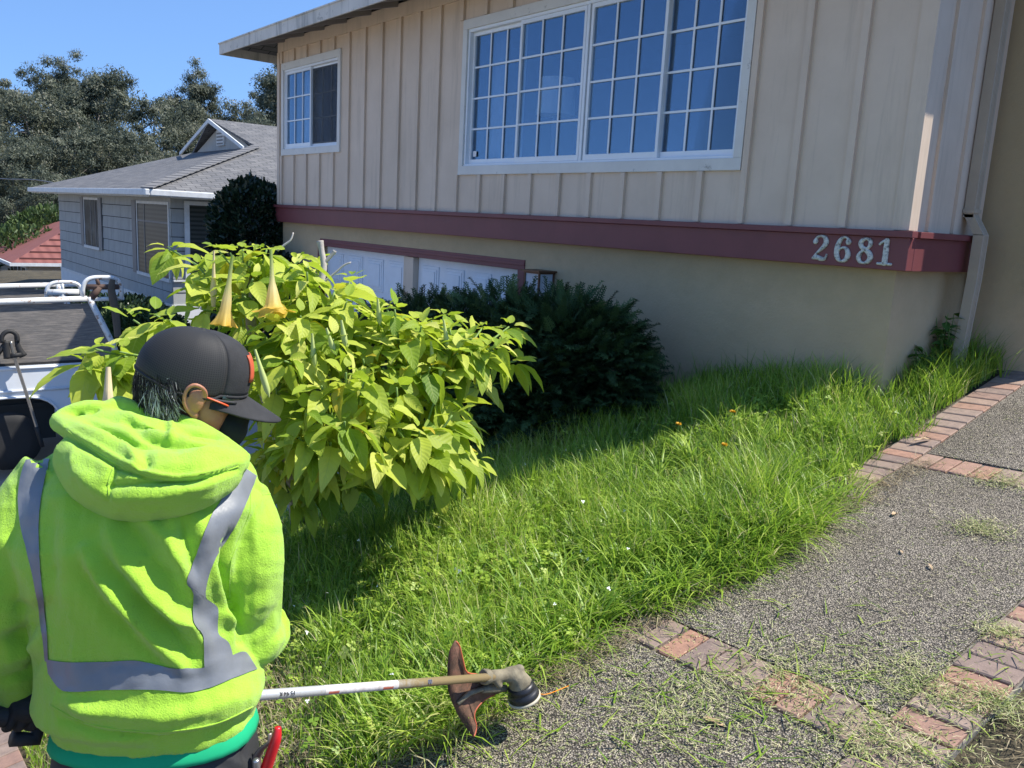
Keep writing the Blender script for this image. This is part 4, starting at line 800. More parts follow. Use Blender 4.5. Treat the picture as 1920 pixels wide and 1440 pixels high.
for v in range(3):
    k=vt==v; s_=LS_[k]; scatter('leaves',*BL[v],LP_[k],LF_[k],LU_[k],np.stack([s_*rng.uniform(.85,1.15,k.sum()),s_,s_],1),M_ang,ang_pl,rnd=LR_[k])
# trumpet flowers
m=MT('trumpet_petal',(.7,.5,.1),.5,0,.3); sp=m.n('ShaderNodeSeparateXYZ'); m.nt.links.new(m.n('ShaderNodeUVMap').outputs[0],sp.inputs[0])
c=m.ramp(sp.outputs[1],[(0,(.30,.42,.10)),(.35,(.60,.62,.26)),(.6,(.82,.70,.34)),(.85,(.88,.66,.20)),(1,(.88,.56,.09))]); m.set('Base Color',c); m.translucent(c,.5); M_fl=m.m
M_wilt=simple('wilted_petal',(.62,.50,.28),.8); M_bud=simple('flower_bud',(.42,.48,.15),.6)
def trumpet(top,bot,prof,flare_pts,mat,name='flower',k=30):
    top,bot=np.array(top),np.array(bot); ax=bot-top; L=np.linalg.norm(ax); ax/=L; t_=np.array([1,0,0.]); a=np.cross(ax,t_);a/=np.linalg.norm(a);b2=np.cross(ax,a);V=[];U=[]
    for (h,r) in prof:
        for i in range(k):
            th=2*math.pi*i/k; lobe=math.cos(2.5*th)**2; hh=h+flare_pts*max(0,(h-.9))/.1*(.10)*(1-lobe)*-1; rr=r*(1+(.55*(lobe**2)-.1)*max(0,(h-.86))/.14) ; rr*=1+.05*math.cos(5*th*2)
            V.append(top+ax*L*hh+(a*math.cos(th)+b2*math.sin(th))*rr); U.append((i/k,h))
    F=[(j*k+i,j*k+(i+1)%k,(j+1)*k+(i+1)%k,(j+1)*k+i) for j in range(len(prof)-1) for i in range(k)]
    o=npmesh(name,V,F,mat,ang_pl,True,uv=U); return o
op=[(0,.006),(.2,.0075),(.38,.009),(.5,.012),(.62,.02),(.74,.027),(.84,.033),(.9,.038),(.95,.050),(.985,.064),(.975,.069)]
trumpet(P(508,468,3.68),P(513,590,3.64),op,.6,M_fl)
cl_=[(0,.006),(.25,.008),(.42,.011),(.6,.019),(.78,.024),(.9,.034),(1,.042)]
trumpet(P(436,478,3.7),P(419,612,3.7),cl_,.2,M_fl)
wl=[(0,.004),(.3,.006),(.5,.009),(.7,.016),(.85,.012),(1,.006)]
trumpet(P(401,470,3.85),P(400,575,3.9),wl,0,M_wilt,'wilted_flower')
trumpet(P(203,688,3.1),P(203,772,3.1),[(0,.008),(.5,.014),(.9,.02),(1,.012)],.1,M_wilt,'wilted_flower')
for (a0,b0,d) in (((585,625),(590,690),3.6),((612,615),(628,665),3.6),((640,600),(648,650),3.6),((478,655),(505,745),3.35),((832,600),(840,660),3.95),((808,640),(812,690),3.9),((708,560),(712,610),3.9)):
    trumpet(P(*a0,d),P(*b0,d+.02),[(0,.005),(.3,.008),(.6,.013),(.85,.012),(1,.001)],0,M_bud,'flower_bud',14)
# ================================================================ JUNIPER
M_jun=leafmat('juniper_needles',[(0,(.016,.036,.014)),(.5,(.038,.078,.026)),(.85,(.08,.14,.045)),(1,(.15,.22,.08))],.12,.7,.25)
V=[];F=[]
def seg2(p,q,w):
    o=len(V); p=np.array(p);q=np.array(q); d=q-p; n_=np.array([-d[1],d[0],0.]); n_/=np.linalg.norm(n_)+1e-9; V.extend([p-n_*w,p+n_*w,q+n_*w*.4,q-n_*w*.4]); F.append((o,o+1,o+2,o+3))
seg2((0,0,0),(0,.55,.02),.018); seg2((0,.5,.02),(.03,1,.0),.014)
for q in range(1,10):
    t=q/10; l=.42*(1-t*.75)
    for s in (-1,1):
        e=(s*l*.62,t+l*.75,.06*(q%3-1)); seg2((0,t,.02),e,.022); mdx=(s*l*.3,t+l*.37,0); seg2(mdx,(s*l*.62,t+l*.25,.03),.02); seg2(mdx,(s*l*.2,t+l*.75,-.03),.02)
JT=(np.array(V),np.array(F),np.zeros((len(V),2)))
jr=np.random.default_rng(5); jun=empty('juniper_bush',(-5.2,4.3,-.5)); tag(jun,'broad dark green juniper in deep shade against the stucco wall beside the garage','shrub')
lobes=[((-4.85,4.35,.35),(.84,.62,.72)),((-5.5,4.3,.30),(1.0,.68,.74)),((-6.5,4.25,.15),(1.0,.65,.74)),((-7.3,4.2,-.1),(.8,.6,.75)),((-4.9,4.05,-.02),(.75,.6,.6)),((-5.9,3.85,-.1),(1.0,.6,.6)),((-4.6,4.45,.6),(.45,.42,.38))]
pp=[];ff=[];uu=[];ss=[];rr_=[]
for (c,r) in lobes:
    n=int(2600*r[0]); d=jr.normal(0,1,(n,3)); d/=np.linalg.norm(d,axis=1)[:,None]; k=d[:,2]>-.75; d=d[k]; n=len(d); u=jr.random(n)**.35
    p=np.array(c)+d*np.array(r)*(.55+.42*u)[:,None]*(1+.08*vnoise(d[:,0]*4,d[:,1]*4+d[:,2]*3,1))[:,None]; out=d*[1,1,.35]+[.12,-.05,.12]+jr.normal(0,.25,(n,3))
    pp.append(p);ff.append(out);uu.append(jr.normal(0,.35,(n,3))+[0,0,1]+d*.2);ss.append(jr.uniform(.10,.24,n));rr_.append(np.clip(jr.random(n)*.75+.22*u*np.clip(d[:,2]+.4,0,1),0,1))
pp,ff,uu,ss,rr_=map(np.concatenate,(pp,ff,uu,ss,rr_)); tipy=pp+ff/np.linalg.norm(ff,axis=1)[:,None]*ss[:,None]; k=(tipy[:,1]<YS-.01)&(pp[:,1]<YS-.03)
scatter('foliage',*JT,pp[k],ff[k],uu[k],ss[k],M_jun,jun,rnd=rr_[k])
b=MB()
for q in range(16):
    c,r=lobes[q%6]; a=q*1.3; s0=np.array([-5.3+.15*math.cos(a),4.35+.1*math.sin(a),HZ(-5.3,4.3)-.15]); e=np.array(c)+np.array([math.cos(a)*r[0]*.5,math.sin(a)*r[1]*.4,r[2]*.1]); b.tube(spline([s0,(s0+e)/2+[0,0,.08],e],8),np.linspace(.035,.008,8),6)
b.build('stem',M_bark2,jun,True)
# dry gum leaves lying on the path
M_dl=MT('dry_leaf',(.45,.32,.18),.8); M_dl.vary((.30,.19,.10),(.55,.42,.26),30); ll=leaf_template(3,9,.22,.18,.3,.03)
for i,(px,py,lab,s) in enumerate(((1316,1352,'curled tan gum leaf near the bottom of the path',.11),(1692,1042,'small brown dead leaf in the middle of the far slab',.05),(1745,832,'long tan gum leaf lying on the bricks where the cross strip meets the edging',.13),(1645,905,'pale thin dead leaf at the lawn end of the far slab',.09),(1672,970,'straw coloured gum leaf on the upper slab',.09),(1248,1138,'pale leaf scrap at the grass corner above the near cross strip',.06),(1740,1062,'brown gum leaf scrap right of the middle of the slab',.05))):
    g=PL(px,py,(-1.85,2.5,.12),(-.06,-.165,1)); g[2]=float(G(g[0],g[1]))+.012
    a=i*1.9+.4; o=scatter('dead_leaf',ll[0],ll[1],None,g[None],np.array([[math.cos(a),math.sin(a),.05]]),np.array([[0.05,0.,1.]]),np.array([s]),M_dl.m); tag(o,lab,'leaf')
# ================================================================ PICKUP TRUCK with plywood side racks, tail towards the garage
S_=1.5
def TP(px,py,x=-11.15): return PL(px,py,(x,0,0),(1,0,0))
M_tw=MT('truck_white',(.70,.73,.76),.28,0,.5); M_tw.vary((.62,.65,.68),(.74,.77,.80),1.2); M_tw=M_tw.m
M_blk=simple('black_rubber',(.02,.02,.02),.7); M_arch=simple('wheel_well',(.015,.018,.018),.9)
M_ply=MT('weathered_plywood',(.2,.19,.18),.85); v=M_ply.mapv(M_ply.co(),(1,1.2,14)); M_ply.set('Base Color',M_ply.ramp(M_ply.noise(4,8,.75,vec=v),[(.3,(.10,.095,.09)),(.5,(.19,.175,.16)),(.62,(.27,.24,.21)),(.8,(.36,.27,.20))])); M_ply.bump(M_ply.noise(5,6,.7,vec=v),.3,.01); M_ply=M_ply.m
M_pipe=MT('chipped_white_pipe',(.7,.7,.68),.45); M_pipe.set('Base Color',M_pipe.ramp(M_pipe.noise(9,8,.7),[(.56,(.66,.67,.66)),(.63,(.30,.17,.10)),(.7,(.12,.08,.06))])); M_pipe=M_pipe.m
tx0,tx1=-13.1,-11.2
ze=float(TP(100,700)[2]); zg_=HZ(-11.5,2.0)+.02
ytail=float(TP(256,720)[1]); zbed=float(TP(60,686)[2]); zar=float(TP(60,744)[2]); yar=float(TP(118,800)[1]); 
tk=empty('pickup_truck',(-12.1,ytail-2.6,zg_)); tag(tk,'white pickup truck with plywood bed sides, parked in the driveway and half in shade','truck')
wc=(yar-.56,zg_+.38); ar=.56
# near bed side with the wheel arch cut out
def side(x,s):
    pts=[(ytail,zbed),(ytail+.0,zar-.25),(ytail-.06,zg_+.42)]
    th=[]
    for q in np.linspace(0,math.pi,15):
        cx_,cz_=math.cos(q),math.sin(q); th.append((wc[0]+ar*np.sign(cx_)*abs(cx_)**.6,wc[1]+(zar-wc[1])*abs(cz_)**.6))
    pts+= [(wc[0]+ar,zg_+.40)]+th+[(wc[0]-ar,zg_+.40),(ytail-2.35,zg_+.38),(ytail-2.35,zbed)]
    b=MB(); b.prism([(x,y,z) for y,z in pts],(-s*.05,0,0)); o=b.build('bed_side',M_tw,tk)
    b=MB(); 
    for zz,dx in ((zbed-.03,.012),(zbed-.30,.014)): b.obox((x+s*.004,ytail-1.18,zz),(.012,0,0),(0,1.165,0),(0,0,.016))
    pr=np.array([(x+s*.012,y,z) for y,z in th]); b.tube(pr,.016,6); b.build('body_crease',M_tw,tk,True)
side(tx1,1); side(tx0,-1)
b=MB(); b.box((tx0+.05,ytail-2.3,zbed-.52),(tx1-.05,ytail-.05,zbed-.47)); b.box((tx0+.06,ytail-.05,zbed-.5),(tx1-.06,ytail-.0,zbed-.02)); b.build('bed_floor',M_arch,tk)
b=MB(); b.box((tx0+.1,ytail-.02,zg_+.42),(tx1-.1,ytail+.12,zg_+.6)); b.build('rear_bumper',simple('chrome',(.5,.5,.5),.25,.9),tk,bev=.02)
b=MB(); b.box((tx1-.6,wc[0]-.5,zg_+.35),(tx1-.07,wc[0]+.5,zar+.05)); b.build('wheel_well',M_arch,tk)
def wheel(x,y,s):
    b=MB(); b.lathe((x,y,zg_+.36),(s,0,0),[(.24,-.12),(.33,-.12),(.365,-.08),(.365,.06),(.34,.10),(.22,.10)],28); w_=b.build('wheel',M_blk,tk,True)
    b=MB(); b.lathe((x,y,zg_+.36),(s,0,0),[(.05,.02),(.10,.05),(.20,.04),(.225,.10),(.225,.0)],24); b.build('rim',simple('steel_rim',(.25,.25,.26),.5,.5),w_,True)
for y in (wc[0],wc[0]-3.3):
    for x,s in ((tx1-.16,1),(tx0+.16,-1)): wheel(x,y,s)
# cab and bonnet (outside the picture to the left)
y0=ytail-2.4; prof=[(y0,zg_+.4),(y0,zbed),(y0-.12,zbed+.05),(y0-.25,zbed+.52),(y0-1.25,zbed+.52),(y0-1.75,zbed-.02),(y0-2.9,zbed-.12),(y0-3.0,zg_+.45)]
b=MB(); b.prism([(tx1-.03,y,z) for y,z in prof],(-(tx1-tx0)+.06,0,0)); b.build('cab',M_tw,tk,bev=.05)
b=MB(); b.prism([(tx1-.025,y,z) for y,z in [(y0-.32,zbed+.07),(y0-.36,zbed+.45),(y0-1.2,zbed+.45),(y0-1.55,zbed+.05)]],(.006,0,0)); b.build('side_window',M_dgl,tk)
# plywood side, pipe rack
xr=tx1-.02; R0_=TP(0,571,xr); R1_=TP(163,560,xr); R2_=TP(213,648,xr); R3_=TP(226,690,xr)
for x,s in ((xr,1),(tx0+.02,-1)):
    d=np.array([x-xr,0,0]); far_=np.array([0,-1.15,0]); 
    b=MB(); b.tube([R0_+far_+d,R1_+d],.036,10); b.tube([R1_+d+[0,.02,.02],R2_+d,R3_+d],.036,10); b.tube([R1_+d+np.array([0,0,-.01]),R1_+d+[0,.42,-.0]],.026,8); b.build('rack_pipe',M_pipe,tk,True)
    b=MB(); b.box((x-.03,R0_[1]-1.15,zbed+.0),(x-.012,R1_[1]+.1,R1_[2]-.06)); b.prism([(x-.03,R1_[1]+.1,zbed),(x-.03,R2_[1]+.06,zbed),(x-.03,R1_[1]+.1,R1_[2]-.06)],(.018,0,0)); b.build('plywood_side',M_ply,tk)
    b=MB(); b.box((x-.04,R0_[1]-1.15,zbed-.012),(x+.01,ytail-.02,zbed+.03)); b.build('bed_rail',M_blk,tk)
# trimmer holder loops on the rack
def loop(pxs,py0,py1,x,r=.022):
    q=[]; x0,x1=pxs; n=22; rr=(py0-py1)
    for i in range(n+1):
        t=math.pi*i/n; c=math.cos(t); s=math.sin(t); q.append(TP((x0+x1)/2-(x1-x0)/2*np.sign(c)*abs(c)**.6,py0-rr*abs(s)**.55,x))
    return q
lp1=loop((87,153),560,529,xr-.35); lp2=loop((155,228),557,520,xr)
b=MB(); b.tube(lp1,.024,8); b.build('holder_loop',M_pipe,tk,True); b=MB(); b.tube(lp2,.027,8); b.build('holder_loop',M_pipe,tk,True)
b=MB(); a_=TP(117,529,xr-.35); c_=TP(117,548,xr-.35); b.tube([a_,c_],.02,7); b.tube([c_-[0,.16,0],c_+[0,.18,0]],.04,9); b.tube([c_,TP(117,560,xr-.35)],.035,8); b.build('holder_clamp',M_pipe,tk,True)
b=MB(); a_=TP(181,520,xr); c_=TP(186,538,xr); b.tube([a_,c_],.024,7); b.tube([c_-[0,.14,0],c_+[0,.22,0]],.034,9); b.tube([c_,R1_+[0,.05,0]],.042,8); b.build('holder_clamp',simple('rusty_iron',(.10,.06,.045),.8),tk,True)
b=MB(); b.tube(spline([TP(211,524,xr+.03),TP(209,545,xr+.03),TP(216,580,xr+.03),TP(221,632,xr+.03)],12),np.array([.03,.045,.05,.04]),8,flat=.5); tag(b.build('wooden_stake',simple('old_wood',(.11,.09,.07),.9),None),'dark weathered wooden stake standing upright through the truck rack','stake')
# tool with a flared rubber boot hooked on the side
xt=tx1+.10
tl=empty('long_handled_tool',tuple(TP(72,812,xt))); tag(tl,'steel shafted tool with black flared hook head leaning on the truck side','tool')
b=MB(); b.tube(spline([TP(20,640,xt),TP(28,672,xt),TP(50,740,xt),TP(72,812,xt)],14),.019,10); b.build('shaft',simple('worn_steel',(.32,.30,.27),.35,.7),tl,True)
b=MB(); b.tube([TP(18+15*math.cos(q),636+15*math.sin(q),xt+.01) for q in np.linspace(2.7,6.6,14)],.025,8); b.tube(spline([TP(30,628,xt),TP(34,650,xt),TP(44,668,xt)],8),np.array([.02,.03,.045]),8,flat=.6); b.tube(spline([TP(12,640,xt),TP(12,655,xt),TP(14,672,xt)],8),np.array([.03,.035,.04]),8); b.tube(spline([TP(14,640,xt-.02),TP(-6,665,xt-.02)],4),.03,8); b.tube([TP(19,668,xt),TP(40,664,xt)],.03,8); b.build('hook_head',M_blk,tl,True)
b=MB(); b.tube(spline([TP(68,800,xt),TP(80,838,xt)],4),np.array([.03,.022]),8); b.build('grip',M_blk,tl,True)
# ================================================================ WORKER
RC=MW@np.array([1.,0,0]); FH=MW@np.array([0,0,1.]); FH=np.array([FH[0],FH[1],0]); FH/=np.linalg.norm(FH); UP=np.array([0,0,1.]); RC=np.array([RC[0],RC[1],0]); RC/=np.linalg.norm(RC)
def ring(l,r,py,d,hd,k=28,e=2.4,tilt=0,skew=0):
    A=P(l,py,d); B=P(r,py,d); c=(A+B)/2; a=(B-A)/2; V=[]
    for i in range(k):
        q=2*math.pi*i/k; cx_,sx_=math.cos(q),math.sin(q); X=np.sign(cx_)*abs(cx_)**(2/e); Y=np.sign(sx_)*abs(sx_)**(2/e)
        V.append(c+a*X+FH*hd*Y+UP*tilt*Y)
    return V
def loft(rings):
    k=len(rings[0]); V=[v for r in rings for v in r]; F=[(i*k+j,i*k+(j+1)%k,(i+1)*k+(j+1)%k,(i+1)*k+j) for i in range(len(rings)-1) for j in range(k)]
    F+=[tuple(range(k))[::-1],tuple(range((len(rings)-1)*k,len(rings)*k))]; return V,F
man_g=P(290,1400,1.66); gz=HZ(man_g[0],man_g[1]); man=empty('person',(man_g[0],man_g[1],gz)); tag(man,'person in lime hooded sweatshirt with grey reflective bands and black cap, holding a trimmer','person')
def msolid(name,parts,voxel,mat,parent,smooth=6,disp=None):
    me=remesh(parts,voxel,smooth); me.name=name
    n=len(me.vertices); co=np.empty(n*3,np.float32); me.vertices.foreach_get('co',co); co=co.reshape(-1,3).astype(float)
    if disp is not None:
        no=np.empty(n*3,np.float32); me.vertices.foreach_get('normal',no); no=no.reshape(-1,3).astype(float); co=disp(co,no); me.vertices.foreach_set('co',co.astype(np.float32).ravel()); me.update()
    return link(name,me,mat,parent,True)
def foldfn(lines,amp=1.0,nz=0,nzs=20,wr=0):
    L=[(np.array(p,float),w,h) for p,w,h in lines]
    def f(co,no):
        px,py,d=proj(co); view=co-CAM; view/=np.linalg.norm(view,axis=1)[:,None]; facing=-(view*no).sum(1); wgt=sstep(-.05,.25,facing); D=np.zeros(len(co))
        for p,w,h in L:
            best=np.full(len(co),1e9); tt=np.zeros(len(co)); n=len(p)-1
            for i in range(n):
                a,b=p[i],p[i+1]; ab=b-a; t=np.clip(((px-a[0])*ab[0]+(py-a[1])*ab[1])/(ab@ab),0,1); dd=np.hypot(px-a[0]-t*ab[0],py-a[1]-t*ab[1]); k=dd<best; best[k]=dd[k]; tt[k]=(i+t[k])/n
            taper=np.sin(np.pi*np.clip(tt*.86+.07,0,1))**.6
            D+=h*taper*np.exp(-(best/w)**2)
        if nz: D+=nz*vnoise(co[:,0]*nzs+co[:,2]*nzs*.7,co[:,1]*nzs-co[:,2]*nzs,1)
        if wr:   # fine irregular creases
            q=np.stack([px*.012+py*.004,py*.011-px*.005],1); a=vnoise(q[:,0],q[:,1],1.3)+.6*vnoise(q[:,0]+5,q[:,1]-3,2.9); D+=wr*(.5-np.abs(a))*.8+wr*.5*np.clip(vnoise(q[:,0]*3.1,q[:,1]*2.2,2),-1,1)*.5
        return co+no*(D*wgt*amp)[:,None]
    return f
# --- fabric
def fleece(name,a,b):
    m=MT(name,a,.95,0,.15); c=m.ramp(m.noise(5,6,.7),[(.3,a),(.7,b)]); c=m.mix(m.ramp(m.noise(26,3,.6),[(.70,(0,0,0)),(.80,(.45,.45,.45))]),c,tuple(q*.45 for q in a)); m.set('Base Color',c); m.set('Sheen Weight',.25); m.set('Sheen Roughness',.5)
    m.bump(m.math('ADD',m.noise(300,3,.85),m.math('MULTIPLY',m.noise(60,4,.7),.8)),.75,.004); return m.m
M_lime=fleece('lime_fleece',(.345,.60,.045),(.39,.66,.055))
M_refl=MT('reflective_tape',(.17,.185,.20),.45,.0,.6); M_refl.vary((.145,.155,.165),(.20,.212,.225),9); M_refl.bump(M_refl.noise(30,5,.7),.25,.004); M_refl=M_refl.m
M_pants=MT('black_work_trousers',(.02,.021,.023),.75); M_pants.vary((.014,.015,.016),(.035,.035,.036),8); M_pants.bump(M_pants.noise(40,5),.3,.004); M_pants=M_pants.m
M_shirt=simple('green_tshirt',(.0,.33,.14),.9,var=.1)
M_skin=MT('skin',(.42,.19,.11),.5,0,.4); M_skin.vary((.34,.145,.080),(.47,.215,.125),18); M_skin.set('Subsurface Weight',.12); M_skin.set('Subsurface Radius',(.02,.008,.004)); M_skin.bump(M_skin.noise(120,4),.12,.002); M_skin=M_skin.m
M_glove=simple('black_glove',(.012,.013,.014),.75,var=.3,scale=30,bump=.3,bs=150)
d0=1.62
torso=[ring(215,345,785,1.68,.07),ring(150,385,820,1.66,.10),ring(96,432,852,1.64,.125),ring(58,470,892,1.62,.145),ring(46,482,935,1.61,.155),ring(52,466,985,1.60,.16),ring(60,452,1050,1.60,.155),ring(70,444,1110,1.61,.15),ring(80,452,1170,1.61,.145),ring(86,462,1225,1.61,.145),ring(84,480,1260,1.61,.145),ring(78,490,1288,1.61,.145,tilt=.0),ring(80,490,1306,1.61,.142),ring(96,482,1322,1.61,.125),ring(108,475,1330,1.61,.116),ring(110,474,1350,1.615,.115),ring(118,467,1356,1.615,.106)]
armR=[P(438,938,1.66),P(466,1010,1.64),P(470,1090,1.64),P(468,1185,1.68)]; foreR=[P(482,1180,1.68),P(455,1215,1.80),P(420,1245,1.93),P(398,1265,1.99)]
armL=[P(118,895,1.60),P(52,985,1.57),P(8,1080,1.55),P(-8,1150,1.56)]; foreL=[P(-12,1140,1.56),P(8,1210,1.60),P(32,1275,1.64),P(42,1305,1.66)]
def tb(pts,rad,n=14): return tube(spline(pts,n),np.interp(np.linspace(0,1,n),np.linspace(0,1,len(rad)),rad),16)
lines=[ # diagonal drag folds across the back, photo pixels (ridge +, valley -)
 ([(160,1030),(185,1085),(245,1150),(300,1215),(345,1255)],13,.015),([(205,1000),(235,1060),(290,1120),(345,1165),(375,1200),(382,1240)],16,.014),([(265,1105),(320,1150),(365,1175)],12,.010),
 ([(150,1060),(190,1130),(250,1190),(310,1245)],17,-.008),([(190,1040),(250,1110),(330,1180),(360,1225)],13,-.011),
 ([(255,960),(310,1010),(340,1060),(362,1110)],15,.013),([(300,945),(322,960),(322,1000)],14,.009),([(230,960),(280,1040),(330,1100)],17,-.010),([(350,960),(375,985),(380,1020)],16,.010),([(340,980),(352,1020),(358,1070)],10,-.009),
 ([(115,900),(125,1000),(130,1100)],26,.006),([(95,960),(98,1060),(100,1160)],16,-.006),
 ([(95,1310),(180,1335),(300,1345),(400,1330),(470,1300)],16,.008),([(120,1350),(200,1378),(300,1388),(400,1375),(470,1345)],7,-.010),([(130,1305),(150,1330),(200,1330)],12,.006),
 ([(432,1000),(418,1060),(428,1120),(446,1205)],7,-.026),([(400,1060),(420,1150),(450,1190)],9,.008),([(410,1150),(440,1175),(452,1215)],12,.012),([(440,1110),(445,1160),(455,1215)],7,-.012),
 ([(490,935),(475,960),(470,1000)],12,.006),([(470,905),(495,925),(525,922)],5,-.004),([(500,1120),(470,1150),(450,1150)],12,.007),([(525,1130),(500,1175),(470,1195)],9,-.007),([(530,1190),(500,1230),(460,1240)],12,.006),
 ([(30,1130),(60,1150),(85,1130)],12,-.008),([(0,1200),(40,1190),(80,1150)],14,-.010),([(5,1240),(45,1225),(85,1190)],12,.008),([(10,1270),(50,1262),(80,1230)],10,-.008),([(0,1010),(30,1030),(50,1090)],18,.006)]
hoodie=msolid('sweatshirt',[loft(torso),tb(armR,[.070,.066,.062,.060]),tb(foreR,[.068,.06,.052,.042]),ball(P(472,1190,1.68),(.063,.063,.060)),tb(armL,[.078,.076,.074,.072]),tb(foreL,[.074,.066,.056,.045]),ball(P(-12,1148,1.56),(.074,.074,.068))],.0052,M_lime,man,6,foldfn(lines,1.35,.0016,16,.0042))
bv=BVHTree.FromPolygons([v.co[:] for v in hoodie.data.vertices],[tuple(p.vertices) for p in hoodie.data.polygons])
# hood lying on the upper back
def S(px,py,lift=0):  # point on the garment seen at this place, lifted off it
    r=MW@(np.array([px-960,py-720,FP])/FP); r/=np.linalg.norm(r); h=bv.ray_cast(Vector(CAM),Vector(r))
    p=np.array(h[0]) if h[0] is not None else P(px,py,1.6)
    return p+(-r)*lift
lo_=[(113,790),(140,808),(180,835),(220,862),(262,884),(310,893),(360,890),(410,878),(452,862)]
hi_=[(455,862),(430,842),(385,812),(335,790),(285,778),(245,765),(222,757),(200,768),(165,765),(125,778),(113,790)]
def dz_(px,py): return 1.66-.20*sstep(760,900,py)+.0
lod=[1.60,1.55,1.505,1.475,1.455,1.45,1.46,1.50,1.56]; hid=[1.57,1.60,1.63,1.645,1.65,1.65,1.65,1.63,1.62,1.61,1.60]
rimL=[P(x,y,d) for (x,y),d in zip(lo_,lod)]; rimH=[P(x,y,d) for (x,y),d in zip(hi_,hid)]
under=[P(150,850,1.56),P(190,890,1.51),P(245,910,1.48),P(310,908,1.475),P(370,898,1.49),P(425,880,1.55)]
inner=[P(150,808,1.60),P(215,835,1.56),P(290,855,1.54),P(360,858,1.55),P(425,858,1.60)]; inner2=[P(190,795,1.62),P(270,815,1.60),P(350,830,1.61),P(410,845,1.62)]
hl=[([(150,800),(200,822),(240,845),(262,870)],9,.010),([(165,790),(215,815),(258,838)],7,-.009),([(235,770),(262,800),(295,815),(340,820)],11,.008),([(240,790),(275,820),(330,840)],9,-.010),([(322,785),(324,815),(318,825)],6,.008),([(308,790),(312,815)],5,-.007),([(335,800),(370,822),(400,830)],12,-.006),([(345,825),(385,840),(430,850)],9,.008),([(270,845),(275,870),(262,880)],8,-.008),
 ([(205,935),(207,900),(218,870)],5,-.006),([(135,850),(150,890),(190,925)],14,.008),([(200,912),(270,905),(360,905),(440,878)],6,-.012),([(215,935),(300,930),(380,908),(450,875)],12,.006),([(113,795),(160,825),(215,858),(265,885),(330,897),(400,885),(452,866)],5,.006),([(120,815),(165,842),(225,878),(300,905),(370,903),(440,880)],5,-.008)]
def chain(pts,r,n=26): return tube(spline(pts,n),r,14)
hood=msolid('hood',[chain(rimL,.021),chain(rimH,.017),chain(under,np.array([.050,.062,.064,.062,.055,.038])),chain(inner,np.array([.034,.040,.042,.040,.03])),chain(inner2,.034),ball(P(230,905,1.515),(.075,.06,.05)),chain([P(400,868,1.56),P(455,880,1.58)],.03)],.0052,M_lime,man,5,foldfn(hl,1.3,.0012,22,.0034))
# reflective tape laid on the cloth
bv2=BVHTree.FromPolygons([v.co[:] for v in hood.data.vertices],[tuple(p.vertices) for p in hood.data.polygons])
def tape(name,E0,E1,n=60,mrow=9):
    a=spline(np.array(E0,float),n); b_=spline(np.array(E1,float),n); V=[];ok=[]
    for i in range(n):
        for j in range(mrow):
            t=j/(mrow-1); q=a[i]*(1-t)+b_[i]*t; r=MW@(np.array([q[0]-960,q[1]-720,FP])/FP); r/=np.linalg.norm(r); h=bv.ray_cast(Vector(CAM),Vector(r))
            if h[0] is None: V.append(np.zeros(3)); ok.append(False)
            else:
                nn=np.array(h[1]); 
                if nn@r>0: nn=-nn
                V.append(np.array(h[0])+nn*.0022); ok.append(True)
    F=[]
    for i in range(n-1):
        for j in range(mrow-1):
            k=(i*mrow+j,(i+1)*mrow+j,(i+1)*mrow+j+1,i*mrow+j+1)
            if all(ok[q] for q in k) and max(np.linalg.norm(V[k[0]]-V[q]) for q in k)<.05: F.append(k)
    used_=sorted({q for f in F for q in f}); mp={q:i for i,q in enumerate(used_)}
    npmesh(name,[V[q] for q in used_],[tuple(mp[q] for q in f) for f in F],M_refl,man,True)
tape('reflective_stripe',[(100,800),(72,828),(48,868),(35,925),(40,985),(58,1060),(72,1130),(80,1190),(86,1240)],[(112,800),(112,815),(92,868),(77,945),(74,1010),(78,1080),(86,1150),(90,1200),(92,1240)])
tape('reflective_stripe',[(449,872),(425,920),(392,975),(368,1040),(350,1087),(362,1112),(361,1165),(380,1195),(383,1252)],[(480,893),(460,945),(430,1005),(402,1050),(384,1115),(408,1140),(408,1187),(428,1205),(436,1235)])
tape('reflective_stripe',[(88,1236),(130,1241),(200,1240),(255,1238),(300,1248),(342,1253),(385,1250),(430,1230),(457,1222),(474,1243)],[(92,1262),(112,1290),(135,1297),(200,1293),(290,1293),(350,1298),(390,1290),(430,1274),(462,1262),(481,1255)],70)
# stitched seams (a thin cord sunk into the cloth)
def seam_line(pts,bvx,r=.0016):
    out=[]
    for q in spline(np.array(pts,float),40):
        rr=MW@(np.array([q[0]-960,q[1]-720,FP])/FP); rr/=np.linalg.norm(rr); h=bvx.ray_cast(Vector(CAM),Vector(rr))
        if h[0] is not None: out.append(np.array(h[0])-rr*.0002)
    if len(out)>4: MB().tube(out,r,6).build('seam',M_lime,man,True)
seam_line([(524,922),(505,926),(492,928)],bv); seam_line([(470,905),(468,960),(448,1010),(432,1060),(430,1120)],bv); seam_line([(95,1322),(170,1358),(290,1372),(400,1358),(474,1325)],bv,.0018)
seam_line([(205,935),(203,905),(215,872)],bv2); seam_line([(125,806),(172,842),(225,872),(300,898),(370,898),(448,874)],bv2)
